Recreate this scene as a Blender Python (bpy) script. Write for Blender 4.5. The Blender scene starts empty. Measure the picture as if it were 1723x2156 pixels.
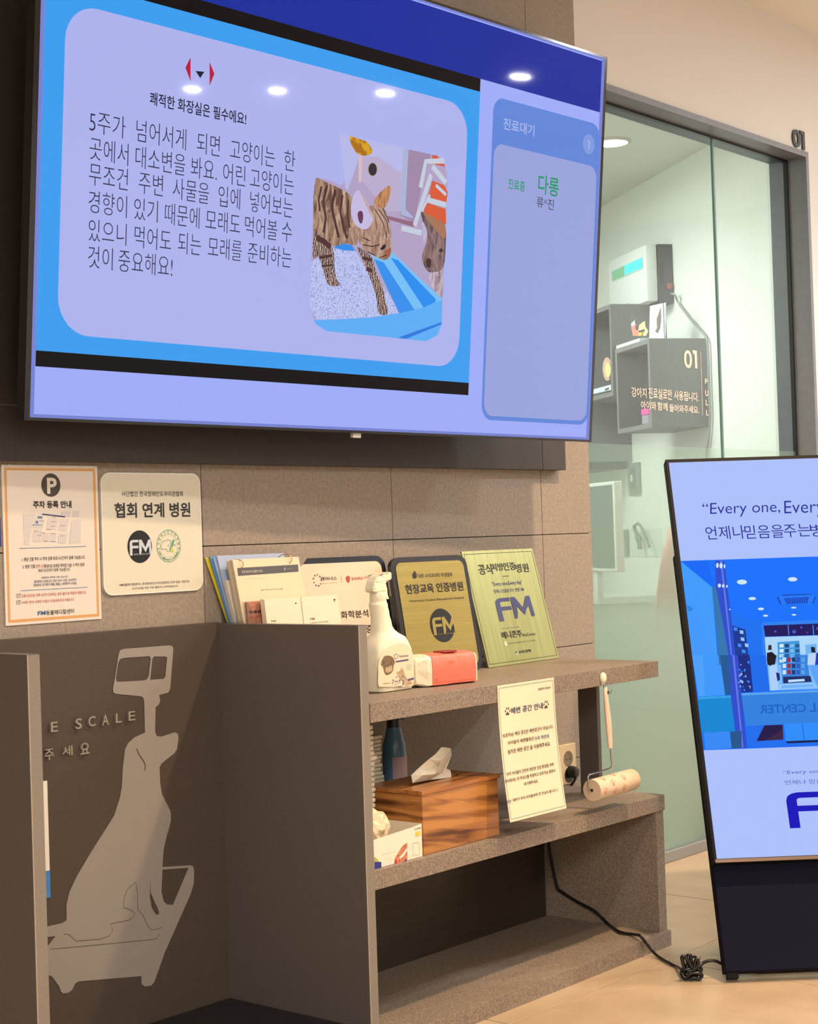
import bpy, bmesh, math, random
from mathutils import Vector, Matrix
from mathutils.geometry import tessellate_polygon
random.seed(7)
S = bpy.context.scene
COL = S.collection
R = math.radians
# ------------------------------------------------------------------ camera
CAMP = Vector((-3.73755, -2.52447, 1.0021))
F = 3454.7078
_y, _p, _r = R(49.6431), R(0.8748), R(-1.8503)
FW = Vector((math.sin(_y)*math.cos(_p), math.cos(_y)*math.cos(_p), math.sin(_p)))
_r0 = FW.cross(Vector((0, 0, 1))).normalized(); _u0 = _r0.cross(FW)
RT = _r0*math.cos(_r)+_u0*math.sin(_r); UP = -_r0*math.sin(_r)+_u0*math.cos(_r)
cd = bpy.data.cameras.new('camera'); cam = bpy.data.objects.new('camera', cd); COL.objects.link(cam)
cd.sensor_fit = 'HORIZONTAL'; cd.sensor_width = 36; cd.lens = F/1723*36; cd.clip_start = .05; cd.clip_end = 60
cam.matrix_world = Matrix(((RT.x, UP.x, -FW.x, CAMP.x), (RT.y, UP.y, -FW.y, CAMP.y), (RT.z, UP.z, -FW.z, CAMP.z), (0, 0, 0, 1)))
S.camera = cam
S.view_settings.view_transform = 'Standard'; S.view_settings.look = 'None'
S.view_settings.exposure = 0; S.view_settings.gamma = 1; S.view_settings.use_curve_mapping = False
w = bpy.data.worlds.new('world'); S.world = w; w.use_nodes = True
w.node_tree.nodes['Background'].inputs[0].default_value = (.9, .85, .8, 1)
w.node_tree.nodes['Background'].inputs[1].default_value = .02
CEIL = 2.715

def lamp(kind, loc, power, col, size=.12, target=None, spread=None, blend=.5, cone=None, size_y=None):
    l = bpy.data.lights.new('lamp', kind); l.energy = power; l.color = col
    if kind == 'AREA':
        l.shape = 'DISK' if size_y is None else 'RECTANGLE'; l.size = size
        if size_y: l.size_y = size_y
        if spread: l.spread = R(spread)
    elif kind == 'SPOT':
        l.shadow_soft_size = size; l.spot_size = R(cone); l.spot_blend = blend
    else: l.shadow_soft_size = size
    o = bpy.data.objects.new('lamp', l); COL.objects.link(o); o.location = loc
    if target is not None:
        o.rotation_euler = (Vector(target)-Vector(loc)).to_track_quat('-Z', 'Y').to_euler()
    return o
WARM = (1, .72, .45); WW = (1, .85, .70); COOL = (.95, 1, .985)
# warm ceiling downlights near the tiled wall, plus two added cool fills
lamp('AREA', (-.50, -1.35, CEIL-.03), 46, WARM, .10, spread=150)
lamp('AREA', (.75, -1.05, CEIL-.03), 12, WARM, .10, spread=120)
lamp('AREA', (2.0, -.70, CEIL-.03), 5, WARM, .10, spread=110)
lamp('AREA', (3.2, -1.9, CEIL-.03), 95, (.92, .95, 1), .14)  # added cool fill, unseen, to whiten the right wall
lamp('AREA', (1.5, -2.0, CEIL-.03), 34, (.88, .93, 1), .12)  # added bluish fill, unseen, against the warm cast on the upper wall
lamp('AREA', (-2.3, -1.75, CEIL-.03), 20, WW, .11, spread=150)
# added soft fill panel, standing in for light from the larger waiting room
lamp('AREA', (-4.3, -4.3, CEIL-.03), 195, (1, .95, .90), 1.6, size_y=1.6)
# consultation room light
lamp('AREA', (.75, 1.55, 2.40), 40, COOL, .9, size_y=.9)
# row of round downlights further back, the ones mirrored in the television
DOWNLIGHTS = ((2.206, -5.65), (2.371, -5.06), (2.581, -4.382), (2.356, -3.162))

# ------------------------------------------------------------------ helpers
def ray(x, y): return FW+RT*((x-861.5)/F)-UP*((y-1078)/F)
def hit(x, y, ax, v):
    d = ray(x, y); t = (v-CAMP[ax])/d[ax]; return CAMP+d*t
def hitp(x, y, o, n):
    d = ray(x, y); t = (o-CAMP).dot(n)/d.dot(n); return CAMP+d*t
def lin(c): c = c/255; return c/12.92 if c <= .04045 else ((c+.055)/1.055)**2.4
def rgb(t): return (lin(t[0]), lin(t[1]), lin(t[2]), 1)
_M = {}
def mat(name, col, rough=.6, metal=0, spec=.5, noise=None, bump=None, coat=0, alpha=None, trans=0, emit=None):
    """noise=(scale, amount, stretch) colour variation; bump=(scale, strength, dist)"""
    if name in _M: return _M[name]
    m = bpy.data.materials.new(name); m.use_nodes = True; nt = m.node_tree; b = nt.nodes['Principled BSDF']
    b.inputs['Base Color'].default_value = rgb(col); b.inputs['Roughness'].default_value = rough
    b.inputs['Metallic'].default_value = metal; b.inputs['Specular IOR Level'].default_value = spec
    b.inputs['Coat Weight'].default_value = coat; b.inputs['Transmission Weight'].default_value = trans
    tc = nt.nodes.new('ShaderNodeTexCoord')
    if noise:
        sc, am, st = noise
        mp = nt.nodes.new('ShaderNodeMapping'); mp.inputs['Scale'].default_value = st
        n = nt.nodes.new('ShaderNodeTexNoise'); n.inputs['Scale'].default_value = sc; n.inputs['Detail'].default_value = 6
        nt.links.new(tc.outputs['Object'], mp.inputs[0]); nt.links.new(mp.outputs[0], n.inputs['Vector'])
        mx = nt.nodes.new('ShaderNodeMix'); mx.data_type = 'RGBA'
        mx.inputs['A'].default_value = [c*(1-am) for c in rgb(col)[:3]]+[1]
        mx.inputs['B'].default_value = [min(1, c*(1+am)) for c in rgb(col)[:3]]+[1]
        r = nt.nodes.new('ShaderNodeMapRange'); r.inputs[1].default_value = .3; r.inputs[2].default_value = .7
        nt.links.new(n.outputs['Fac'], r.inputs[0]); nt.links.new(r.outputs[0], mx.inputs['Factor'])
        nt.links.new(mx.outputs['Result'], b.inputs['Base Color'])
    if bump:
        n2 = nt.nodes.new('ShaderNodeTexNoise'); n2.inputs['Scale'].default_value = bump[0]; n2.inputs['Detail'].default_value = 4
        bp = nt.nodes.new('ShaderNodeBump'); bp.inputs['Strength'].default_value = bump[1]; bp.inputs['Distance'].default_value = bump[2]
        nt.links.new(tc.outputs['Object'], n2.inputs['Vector']); nt.links.new(n2.outputs['Fac'], bp.inputs['Height'])
        nt.links.new(bp.outputs[0], b.inputs['Normal'])
    if emit:
        b.inputs['Emission Color'].default_value = rgb(emit[0]); b.inputs['Emission Strength'].default_value = emit[1]
    _M[name] = m
    return m
def scr(col, col2=None, scale=60, kind='noise', thr=(.45, .55), k=1.0):
    """lit screen pixels under a glossy pane; optional two-colour print"""
    nm = 'screen_%d_%d_%d' % col + ('' if not col2 else '_%d_%d_%d_%s%d' % (*col2, kind, scale)) + ('_%d' % int(k*100))
    if nm in _M: return _M[nm]
    m = bpy.data.materials.new(nm); m.use_nodes = True; nt = m.node_tree; b = nt.nodes['Principled BSDF']
    b.inputs['Base Color'].default_value = (.004, .004, .005, 1); b.inputs['Roughness'].default_value = .035; b.inputs['Specular IOR Level'].default_value = .13
    b.inputs['Emission Color'].default_value = rgb(col); b.inputs['Emission Strength'].default_value = k
    if col2:
        tc = nt.nodes.new('ShaderNodeTexCoord')
        if kind == 'fur':
            mp = nt.nodes.new('ShaderNodeMapping'); mp.inputs['Rotation'].default_value = (0, R(18), 0); mp.inputs['Scale'].default_value = (1, 1, .30)
            n = nt.nodes.new('ShaderNodeTexNoise'); n.inputs['Scale'].default_value = scale; n.inputs['Detail'].default_value = 8; n.inputs['Roughness'].default_value = .62; n.inputs['Distortion'].default_value = 1.2
            nt.links.new(tc.outputs['Object'], mp.inputs[0])
        elif kind == 'wave':
            n = nt.nodes.new('ShaderNodeTexWave'); n.inputs['Scale'].default_value = scale; n.inputs['Distortion'].default_value = 7
            n.inputs['Detail'].default_value = 3; n.inputs['Detail Scale'].default_value = 2
        else:
            n = nt.nodes.new('ShaderNodeTexNoise'); n.inputs['Scale'].default_value = scale; n.inputs['Detail'].default_value = 5
        nt.links.new(mp.outputs[0] if kind == 'fur' else tc.outputs['Object'], n.inputs['Vector'])
        r = nt.nodes.new('ShaderNodeMapRange'); r.inputs[1].default_value = thr[0]; r.inputs[2].default_value = thr[1]
        mx = nt.nodes.new('ShaderNodeMix'); mx.data_type = 'RGBA'
        mx.inputs['A'].default_value = rgb(col); mx.inputs['B'].default_value = rgb(col2)
        nt.links.new(n.outputs['Fac'], r.inputs[0]); nt.links.new(r.outputs[0], mx.inputs['Factor'])
        nt.links.new(mx.outputs['Result'], b.inputs['Emission Color'])
    _M[nm] = m; return m
def weave(name, col, sc=330, am=.22):
    """laminate with a fine crossing diagonal weave"""
    m = mat(name, col, .55, spec=.35); nt = m.node_tree; b = nt.nodes['Principled BSDF']
    tc = nt.nodes.new('ShaderNodeTexCoord'); vals = []
    for a in (38, -42):
        m0 = nt.nodes.new('ShaderNodeMapping'); m0.inputs['Rotation'].default_value = (0, R(a), R(a)*.8)
        mp = nt.nodes.new('ShaderNodeMapping'); mp.inputs['Scale'].default_value = (sc*.12, sc, sc)
        n = nt.nodes.new('ShaderNodeTexNoise'); n.inputs['Scale'].default_value = 1; n.inputs['Detail'].default_value = 2
        nt.links.new(tc.outputs['Object'], m0.inputs[0]); nt.links.new(m0.outputs[0], mp.inputs[0]); nt.links.new(mp.outputs[0], n.inputs['Vector']); vals.append(n)
    ad = nt.nodes.new('ShaderNodeMath'); ad.operation = 'ADD'
    nt.links.new(vals[0].outputs['Fac'], ad.inputs[0]); nt.links.new(vals[1].outputs['Fac'], ad.inputs[1])
    r = nt.nodes.new('ShaderNodeMapRange'); r.inputs[1].default_value = .75; r.inputs[2].default_value = 1.25
    mx = nt.nodes.new('ShaderNodeMix'); mx.data_type = 'RGBA'
    mx.inputs['A'].default_value = [c*(1-am) for c in rgb(col)[:3]]+[1]; mx.inputs['B'].default_value = [c*(1+am) for c in rgb(col)[:3]]+[1]
    nt.links.new(ad.outputs[0], r.inputs[0]); nt.links.new(r.outputs[0], mx.inputs['Factor']); nt.links.new(mx.outputs['Result'], b.inputs['Base Color'])
    bp = nt.nodes.new('ShaderNodeBump'); bp.inputs['Strength'].default_value = .25; bp.inputs['Distance'].default_value = .0006
    nt.links.new(ad.outputs[0], bp.inputs['Height']); nt.links.new(bp.outputs[0], b.inputs['Normal'])
    return m

def rootof(p):
    while p.parent: p = p.parent
    return p
def obj(name, verts, faces, m, parent=None, smooth=False, loc=None, kind=None):
    """one mesh object; verts in world space"""
    base = Vector(loc) if loc is not None else (rootof(parent).location if parent else Vector((0, 0, 0)))
    me = bpy.data.meshes.new(name); me.from_pydata([tuple(Vector(v)-base) for v in verts], [], faces); me.materials.append(m)
    if smooth: me.polygons.foreach_set('use_smooth', [True]*len(faces))
    o = bpy.data.objects.new(name, me); COL.objects.link(o)
    if parent: o.parent = parent
    elif loc is not None: o.location = base
    if kind: o['kind'] = kind
    return o
def tag(o, label, cat, group=None):
    o['label'] = label; o['category'] = cat
    if group: o['group'] = group
    return o
def thing(name, label, cat, loc, group=None):
    o = bpy.data.objects.new(name, None); COL.objects.link(o); o.location = loc; o.empty_display_size = .05
    return tag(o, label, cat, group)
class G:
    """geometry collector"""
    def __init__(s): s.v = []; s.f = []
    def add(s, v, f):
        n = len(s.v); s.v += [Vector(q) for q in v]; s.f += [tuple(i+n for i in q) for q in f]; return s
    def box(s, x0, y0, z0, x1, y1, z1, b=0):
        if b: return s.frame((x0, y0, z0), (1, 0, 0), (0, 1, 0), (0, 0, 1), x1-x0, y1-y0, z1-z0, b)
        v = [(x0, y0, z0), (x1, y0, z0), (x1, y1, z0), (x0, y1, z0), (x0, y0, z1), (x1, y0, z1), (x1, y1, z1), (x0, y1, z1)]
        return s.add(v, [(0, 3, 2, 1), (4, 5, 6, 7), (0, 1, 5, 4), (1, 2, 6, 5), (2, 3, 7, 6), (3, 0, 4, 7)])
    def frame(s, o, a, b, c, la, lb, lc, bev=0):
        """box from corner o along unit axes a,b,c, optionally with chamfered edges"""
        o, a, b, c = Vector(o), Vector(a), Vector(b), Vector(c)
        if not bev:
            P = lambda i, j, k: o+a*la*i+b*lb*j+c*lc*k
            v = [P(0, 0, 0), P(1, 0, 0), P(1, 1, 0), P(0, 1, 0), P(0, 0, 1), P(1, 0, 1), P(1, 1, 1), P(0, 1, 1)]
            return s.add(v, [(0, 3, 2, 1), (4, 5, 6, 7), (0, 1, 5, 4), (1, 2, 6, 5), (2, 3, 7, 6), (3, 0, 4, 7)])
        bm = bmesh.new(); bmesh.ops.create_cube(bm, size=1)
        for v in bm.verts: v.co = Vector(((v.co.x+.5)*la, (v.co.y+.5)*lb, (v.co.z+.5)*lc))
        bmesh.ops.bevel(bm, geom=bm.edges[:], offset=bev, segments=2, affect='EDGES', profile=.5)
        bm.verts.index_update(); V = [o+a*v.co.x+b*v.co.y+c*v.co.z for v in bm.verts]; Fc = [tuple(v.index for v in f.verts) for f in bm.faces]
        bm.free(); return s.add(V, Fc)
    def loft(s, rings, cap=True, closed=True):
        n = len(rings[0]); v = [p for r in rings for p in r]; f = []
        for i in range(len(rings)-1):
            for j in range(n if closed else n-1):
                k = (j+1) % n; f.append((i*n+j, i*n+k, (i+1)*n+k, (i+1)*n+j))
        if cap: f.append(tuple(range(n-1, -1, -1))); f.append(tuple((len(rings)-1)*n+j for j in range(n)))
        return s.add(v, f)
    def tube(s, pts, r, n=8, cap=True):
        pts = [Vector(p) for p in pts]; rs = r if isinstance(r, (list, tuple)) else [r]*len(pts); rings = []
        t0 = (pts[1]-pts[0]).normalized(); up = t0.orthogonal().normalized()
        for i, p in enumerate(pts):
            t = ((pts[min(i+1, len(pts)-1)]-pts[max(i-1, 0)])).normalized()
            up = (up-t*up.dot(t)).normalized(); sd = t.cross(up)
            rings.append([p+(up*math.cos(2*math.pi*k/n)+sd*math.sin(2*math.pi*k/n))*rs[i] for k in range(n)])
        return s.loft(rings, cap)
    def lathe(s, o, ax, prof, n=20):
        """prof = [(dist along ax, radius)]"""
        o, ax = Vector(o), Vector(ax).normalized(); a = ax.orthogonal().normalized(); b = ax.cross(a)
        return s.loft([[o+ax*h+(a*math.cos(2*math.pi*k/n)+b*math.sin(2*math.pi*k/n))*max(r, 1e-4) for k in range(n)] for h, r in prof])
    def prism(s, loop, d):
        """closed loop of 3-D points extruded by vector d"""
        loop = [Vector(p) for p in loop]; n = len(loop); t = tessellate_polygon([loop]); v = loop+[p+Vector(d) for p in loop]
        f = [tuple(q) for q in t]+[tuple(i+n for i in reversed(q)) for q in t]+[(i, (i+1) % n, (i+1) % n+n, i+n) for i in range(n)]
        return s.add(v, f)
    def make(s, name, m, parent=None, smooth=False, loc=None, kind=None, recalc=True):
        o = obj(name, s.v, s.f, m, parent, smooth, loc, kind)
        if recalc:
            bm = bmesh.new(); bm.from_mesh(o.data); bmesh.ops.recalc_face_normals(bm, faces=bm.faces[:]); bm.to_mesh(o.data); bm.free()
        if smooth:
            try: o.data.set_sharp_from_angle(angle=R(38))
            except Exception: pass
        return o
def spline(pts, k=6):
    P = [Vector(p) for p in pts]; out = []
    for i in range(len(P)-1):
        a, b, c, d = P[max(i-1, 0)], P[i], P[i+1], P[min(i+2, len(P)-1)]
        for j in range(k):
            t = j/k; out.append(.5*((2*b)+(c-a)*t+(2*a-5*b+4*c-d)*t*t+(3*b-a-3*c+d)*t**3))
    out.append(P[-1]); return out
_TX = {}
def textmesh(s, bold=0):
    if (s, bold) in _TX: return _TX[s, bold]
    if s == '1':
        _TX[s, bold] = ([(0, 1), (1, 1), (1, 0), (.5, 0), (.5, .78), (.22, .80)], [(0, 5, 4), (0, 4, 1), (4, 3, 2), (4, 2, 1)], 1, 1); return _TX[s, bold]
    c = bpy.data.curves.new('lettering', 'FONT'); c.body = s; c.offset = bold; c.resolution_u = 3
    o = bpy.data.objects.new('lettering', c); COL.objects.link(o)
    dg = bpy.context.evaluated_depsgraph_get(); me = bpy.data.meshes.new_from_object(o.evaluated_get(dg))
    v = [(q.co.x, q.co.y) for q in me.vertices]; f = [tuple(p.vertices) for p in me.polygons]
    bpy.data.objects.remove(o); bpy.data.curves.remove(c); bpy.data.meshes.remove(me)
    x0 = min(a for a, b in v); x1 = max(a for a, b in v); y0 = min(b for a, b in v); y1 = max(b for a, b in v)
    _TX[s, bold] = ([((a-x0)/(x1-x0), (b-y0)/(y1-y0 or 1)) for a, b in v], f, x1-x0, y1-y0); return _TX[s, bold]
def soft(P, n=2):
    for _ in range(n):
        P = [q for i in range(len(P)) for q in ((P[i][0]*.75+P[(i+1) % len(P)][0]*.25, P[i][1]*.75+P[(i+1) % len(P)][1]*.25), (P[i][0]*.25+P[(i+1) % len(P)][0]*.75, P[i][1]*.25+P[(i+1) % len(P)][1]*.75))]
    return P
class Pl:
    """a flat face in space: o corner, a right, b up, n towards the viewer"""
    def __init__(s, o, a, b):
        s.o = Vector(o); s.a = Vector(a).normalized(); b = Vector(b); s.b = (b-s.a*b.dot(s.a)).normalized(); s.n = s.a.cross(s.b)
        if s.n.dot(CAMP-s.o) < 0: s.n = -s.n
    def uv(s, p):
        q = hitp(p[0], p[1], s.o, s.n)-s.o; return (q.dot(s.a), q.dot(s.b))
    def at(s, u, v, k=0): return s.o+s.a*u+s.b*v+s.n*k
    def poly(s, name, uvs, m, parent, k=.0004, holes=None):
        loops = [[Vector((u, v, 0)) for u, v in uvs]]+[[Vector((u, v, 0)) for u, v in h] for h in (holes or [])]
        t = tessellate_polygon(loops); pts = [s.at(p.x, p.y, k) for l in loops for p in l]
        fs = []
        for q in t:
            q = tuple(q); nn = (pts[q[1]]-pts[q[0]]).cross(pts[q[2]]-pts[q[0]])
            fs.append(q if nn.dot(s.n) > 0 else q[::-1])
        return obj(name, pts, fs, m, parent)
    def px(s, name, pts, m, parent, k=.0004, holes=None):
        return s.poly(name, [s.uv(p) for p in pts], m, parent, k, [[s.uv(p) for p in h] for h in holes] if holes else None)
    def rect(s, name, u0, v0, u1, v1, m, parent, k=.0004, r=0):
        return s.poly(name, rr(u0, v0, u1, v1, r), m, parent, k)
    def text(s, txt, p0, p1, m, parent, bold=0, k=.0008, uv=False, mirror=False, thick=0, name='lettering', slant=0):
        """text whose box runs from pixel p0 (lower left) to pixel p1 (upper right)"""
        (u0, v0), (u1, v1) = (p0, p1) if uv else (s.uv(p0), s.uv(p1))
        V, Fc, _, _ = textmesh(txt, bold)
        if mirror: V = [(1-a, b) for a, b in V]
        pts = [s.at(u0+(u1-u0)*a+slant*(b)*(v1-v0), v0+(v1-v0)*b, k) for a, b in V]
        fs = []
        for q in Fc:
            nn = (pts[q[1]]-pts[q[0]]).cross(pts[q[2]]-pts[q[0]]); fs.append(q if nn.dot(s.n) >= 0 else q[::-1])
        return obj(name, pts, fs, m, parent)
    def line(s, name, pts, wd, m, parent, k=.0006, px=True, closed=False):
        """ribbon of width wd metres along a path"""
        q = [Vector(s.uv(p)) if px else Vector(p) for p in pts]
        if closed: q.append(q[0])
        vs = []; fs = []
        for i, p in enumerate(q):
            t = (q[min(i+1, len(q)-1)]-q[max(i-1, 0)]).normalized(); nn = Vector((-t.y, t.x))*wd/2
            vs += [s.at(*(p+nn), k), s.at(*(p-nn), k)]
        for i in range(len(q)-1): fs.append((2*i, 2*i+1, 2*i+3, 2*i+2))
        return obj(name, vs, fs, m, parent)
    def slab(s, name, uvs, th, m, parent=None, k=0, **kw):
        return G().prism([s.at(u, v, k) for u, v in uvs], -s.n*th).make(name, m, parent, **kw)
def rr(u0, v0, u1, v1, r, n=7):
    if not r: return [(u0, v0), (u1, v0), (u1, v1), (u0, v1)]
    o = []
    for cx, cy, a in ((u1-r, v0+r, -90), (u1-r, v1-r, 0), (u0+r, v1-r, 90), (u0+r, v0+r, 180)):
        for i in range(n+1):
            t = R(a+90*i/n); o.append((cx+r*math.cos(t), cy+r*math.sin(t)))
    return o
def ell(cx, cy, rx, ry, n=28): return [(cx+rx*math.cos(2*math.pi*i/n), cy+ry*math.sin(2*math.pi*i/n)) for i in range(n)]

# ------------------------------------------------------------------ materials
TILE = mat('grey_brown_stone_tile', (150, 137, 123), .62, spec=.4, noise=(130, .17, (1, 1, 1)), bump=(240, .6, .0018))
GROUT = mat('tile_joint', (84, 74, 64), .9)
FLOORM = mat('beige_floor_tile', (184, 160, 130), .34, spec=.45, noise=(9, .10, (1, 1, 1)), bump=(60, .12, .0006))
FJOINT = mat('floor_joint', (96, 82, 66), .9)
PLASTER = mat('white_plaster', (222, 217, 210), .8, bump=(90, .05, .0005))
CEILM = mat('ceiling_paint', (226, 220, 210), .85)
LAM = weave('woven_laminate', (136, 121, 106), am=.34)
LAMP_ = mat('plain_grey_laminate', (97, 88, 82), .5, spec=.4, noise=(300, .08, (1, 1, 1)))
LAMD = mat('dark_brown_laminate', (78, 67, 59), .5, spec=.4, noise=(260, .07, (1, 1, 1)))
EDGE = mat('grey_edge_band', (132, 122, 110), .5, noise=(300, .08, (1, 1, 1)))
BOARD = mat('dark_board', (54, 46, 41), .45, spec=.4, noise=(90, .08, (1, 1, 1)))
FRAME = mat('grey_metal_frame', (118, 118, 122), .45, metal=.3, noise=(40, .05, (1, 1, 1)))
BLACK = mat('black_plastic', (18, 17, 18), .35)
NAVYBLK = mat('blue_black_fabric', (19, 19, 36), .8, spec=.1)
GREYDECAL = mat('grey_decal', (150, 141, 132), .55, spec=.4)
INK = mat('dark_ink', (38, 34, 32), .6)
WHITE = mat('white_paper', (232, 226, 214), .6)
INWALL = mat('pale_green_wall', (232, 236, 228), .75, noise=(3, .03, (1, 1, 1)))
INBOX = mat('grey_cabinet', (118, 120, 120), .55, noise=(120, .05, (1, 1, 1)))

# ------------------------------------------------------------------ the setting
def wall(name, x0, y0, z0, x1, y1, z1, m): return G().box(x0, y0, z0, x1, y1, z1).make(name, m, kind='structure')
OPX = 1.48; OPZ = 2.284; WY = .055
# tiled wall: mortar bed with one tile object per tile
tw = wall('wall_back', -5.2, .009, 0, 0, .19, CEIL, GROUT)
tproto = {}
for c in range(-5, 2):
    xa = -.2277+.6*(c-1); xb = xa+.6
    if c == 1: xa, xb = -.2277, 0.0
    for r_ in range(-2, 8):
        za = .697+.2997*r_; zb = za+.2997
        if za > CEIL-.02: continue
        za = max(za, .0); zb = min(zb, CEIL)
        key = (round(xb-xa, 3), round(zb-za, 3))
        if key not in tproto:
            g = G().box(.0011, 0, .0011, key[0]-.0011, .010, key[1]-.0011, .0008); o = g.make('tile', TILE, tw); tproto[key] = o.data; o.location = (xa, 0, za)
        else:
            o = bpy.data.objects.new('tile', tproto[key]); COL.objects.link(o); o.parent = tw; o.location = (xa, 0, za)
# white wall with the opening of the consultation room
wr = G()
wr.box(0, WY, OPZ, OPX, .19, CEIL); wr.box(OPX, WY, 0, 4.2, .19, CEIL)
wr.make('wall_right', PLASTER, kind='structure')
wall('ceiling', -5.2, -6.6, CEIL, 4.2, .19, CEIL+.1, CEILM)
wall('wall_left', -5.3, -6.6, 0, -5.2, .19, CEIL, PLASTER)
wall('wall_front', -5.2, -6.7, 0, 4.2, -6.6, CEIL, PLASTER)
wall('wall_side', 4.2, -6.6, 0, 4.3, .19, CEIL, PLASTER)
# floor: joint bed and one object per tile
fl = wall('floor', -5.2, -6.6, -.06, 4.2, 3.6, -.004, FJOINT)
fp = None
for i in range(-5, 8):
    for j in range(-6, 2):
        xa = .142+.6*(i-1); ya = -.475+.6*j
        if fp is None:
            o = G().box(.0015, .0015, -.008, .5985, .5985, 0, .0012).make('tile', FLOORM, fl); fp = o.data
        else: o = bpy.data.objects.new('tile', fp); COL.objects.link(o); o.parent = fl
        o.location = (xa, ya, 0)
# opening frame (lintel and jamb)
tr = G()
tr.box(0, WY-.006, OPZ-.019, OPX, .19, OPZ); tr.box(OPX-.019, WY-.006, 0, OPX, .19, OPZ-.019)
tr.make('trim_1', FRAME, kind='structure')
g = G(); g.box(0, .118, OPZ-.027, OPX-.019, .134, OPZ-.019); g.box(OPX-.026, .119, 0, OPX-.019, .133, OPZ-.027); g.make('trim_2', BLACK, kind='structure')
G().box(0, .105, 0, 1.46, .145, .035, .003).make('baseboard_right', mat('steel_rail', (150, 152, 150), .35, metal=.6), kind='structure')
# glass
def glassmat():
    m = bpy.data.materials.new('green_tinted_glass'); m.use_nodes = True; nt = m.node_tree; nt.nodes.clear()
    o = nt.nodes.new('ShaderNodeOutputMaterial'); t = nt.nodes.new('ShaderNodeBsdfTransparent'); t.inputs[0].default_value = (.925, .955, .935, 1)
    gl = nt.nodes.new('ShaderNodeBsdfGlossy'); gl.inputs['Roughness'].default_value = .0; gl.inputs[0].default_value = (.9, .95, .92, 1)
    fr = nt.nodes.new('ShaderNodeFresnel'); fr.inputs[0].default_value = 1.45; mx = nt.nodes.new('ShaderNodeMixShader')
    nt.links.new(fr.outputs[0], mx.inputs[0]); nt.links.new(t.outputs[0], mx.inputs[1]); nt.links.new(gl.outputs[0], mx.inputs[2]); nt.links.new(mx.outputs[0], o.inputs[0]); return m
GLASS = glassmat()
GEDGE = mat('glass_edge', (96, 128, 120), .3)
GX = .952
def pane(x0, x1, z0, z1, y=.125): return [(x0, y, z0), (x1, y, z0), (x1, y, z1), (x0, y, z1)]
win = obj('window_1', pane(.0, GX-.002, .03, OPZ-.02), [(0, 1, 2, 3)], GLASS, kind='structure')
dor = obj('door_1', pane(GX+.002, OPX-.022, .03, OPZ-.02), [(0, 1, 2, 3)], GLASS, kind='structure')
G().box(GX-.004, .121, .03, GX+.004, .129, OPZ-.02).make('pane_edge', GEDGE, win)
# frosted film with a dot gradient, opaque towards the floor
def filmmat():
    m = bpy.data.materials.new('frosted_film'); m.use_nodes = True; nt = m.node_tree; nt.nodes.clear(); N = nt.nodes.new; L = nt.links.new
    o = N('ShaderNodeOutputMaterial'); t = N('ShaderNodeBsdfTransparent'); t.inputs[0].default_value = (.93, .98, .93, 1)
    d = N('ShaderNodeBsdfDiffuse'); d.inputs[0].default_value = rgb((206, 212, 194)); tl = N('ShaderNodeBsdfTranslucent'); tl.inputs[0].default_value = rgb((206, 224, 206))
    m1 = N('ShaderNodeMixShader'); m1.inputs[0].default_value = .6; L(d.outputs[0], m1.inputs[1]); L(tl.outputs[0], m1.inputs[2])
    tc = N('ShaderNodeTexCoord'); sx = N('ShaderNodeSeparateXYZ'); L(tc.outputs['Object'], sx.inputs[0])
    cr = N('ShaderNodeValToRGB'); mr = N('ShaderNodeMapRange'); mr.inputs[1].default_value = .4; mr.inputs[2].default_value = 1.255
    L(sx.outputs['Z'], mr.inputs[0]); L(mr.outputs[0], cr.inputs[0])
    e = cr.color_ramp.elements; e[0].position = .30; e[0].color = (1, 1, 1, 1); e[1].position = 1; e[1].color = (.26, .26, .26, 1)
    q = e.new(.39); q.color = (.86, .86, .86, 1); q = e.new(.48); q.color = (.52, .52, .52, 1); q = e.new(.75); q.color = (.38, .38, .38, 1)
    mx = N('ShaderNodeMixShader'); L(cr.outputs[0], mx.inputs[0]); L(t.outputs[0], mx.inputs[1]); L(m1.outputs[0], mx.inputs[2]); L(mx.outputs[0], o.inputs[0]); return m
FILM = filmmat()
obj('frosted_film', pane(.0, GX-.004, .035, 1.255, .1262), [(0, 1, 2, 3)], FILM, win)
obj('frosted_film', pane(GX+.004, OPX-.024, .035, 1.255, .1262), [(0, 1, 2, 3)], FILM, dor)
# consultation room shell (its long wall runs obliquely)
A = Vector((math.sin(R(35.6)), math.cos(R(35.6)), 0)); B = Vector((A.y, -A.x, 0)); P0 = Vector((1.475, .2, 0)); UZ = Vector((0, 0, 1))
def co(x, y, off):      # pixel -> (s along wall, z) at distance off from the oblique wall
    p = hitp(x, y, P0-B*off, B); return ((p-P0).dot(A), p.z)
def W(s, off, z): return P0+A*s-B*off+UZ*z
SL = 2.9
obj('wall_inner_right', [W(-.02, 0, 0), W(SL, 0, 0), W(SL, 0, 2.6), W(-.02, 0, 2.6)], [(0, 3, 2, 1)], INWALL, kind='structure')
obj('wall_inner_far', [W(SL, 0, 0), W(SL, 2.9, 0), W(SL, 2.9, 2.6), W(SL, 0, 2.6)], [(0, 3, 2, 1)], INWALL, kind='structure')
q0 = W(SL, 2.9, 0)
obj('wall_inner_left', [(q0.x, q0.y, 0), (-.1, .19, 0), (-.1, .19, 2.6), (q0.x, q0.y, 2.6)], [(0, 3, 2, 1)], INWALL, kind='structure')
ZC = 2.45
obj('ceiling_inner', [(-.1, .185, ZC), tuple(W(-.02, 0, ZC)), tuple(W(SL, 0, ZC)), (q0.x, q0.y, ZC)], [(0, 1, 2, 3)], INWALL, kind='structure')

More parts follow.
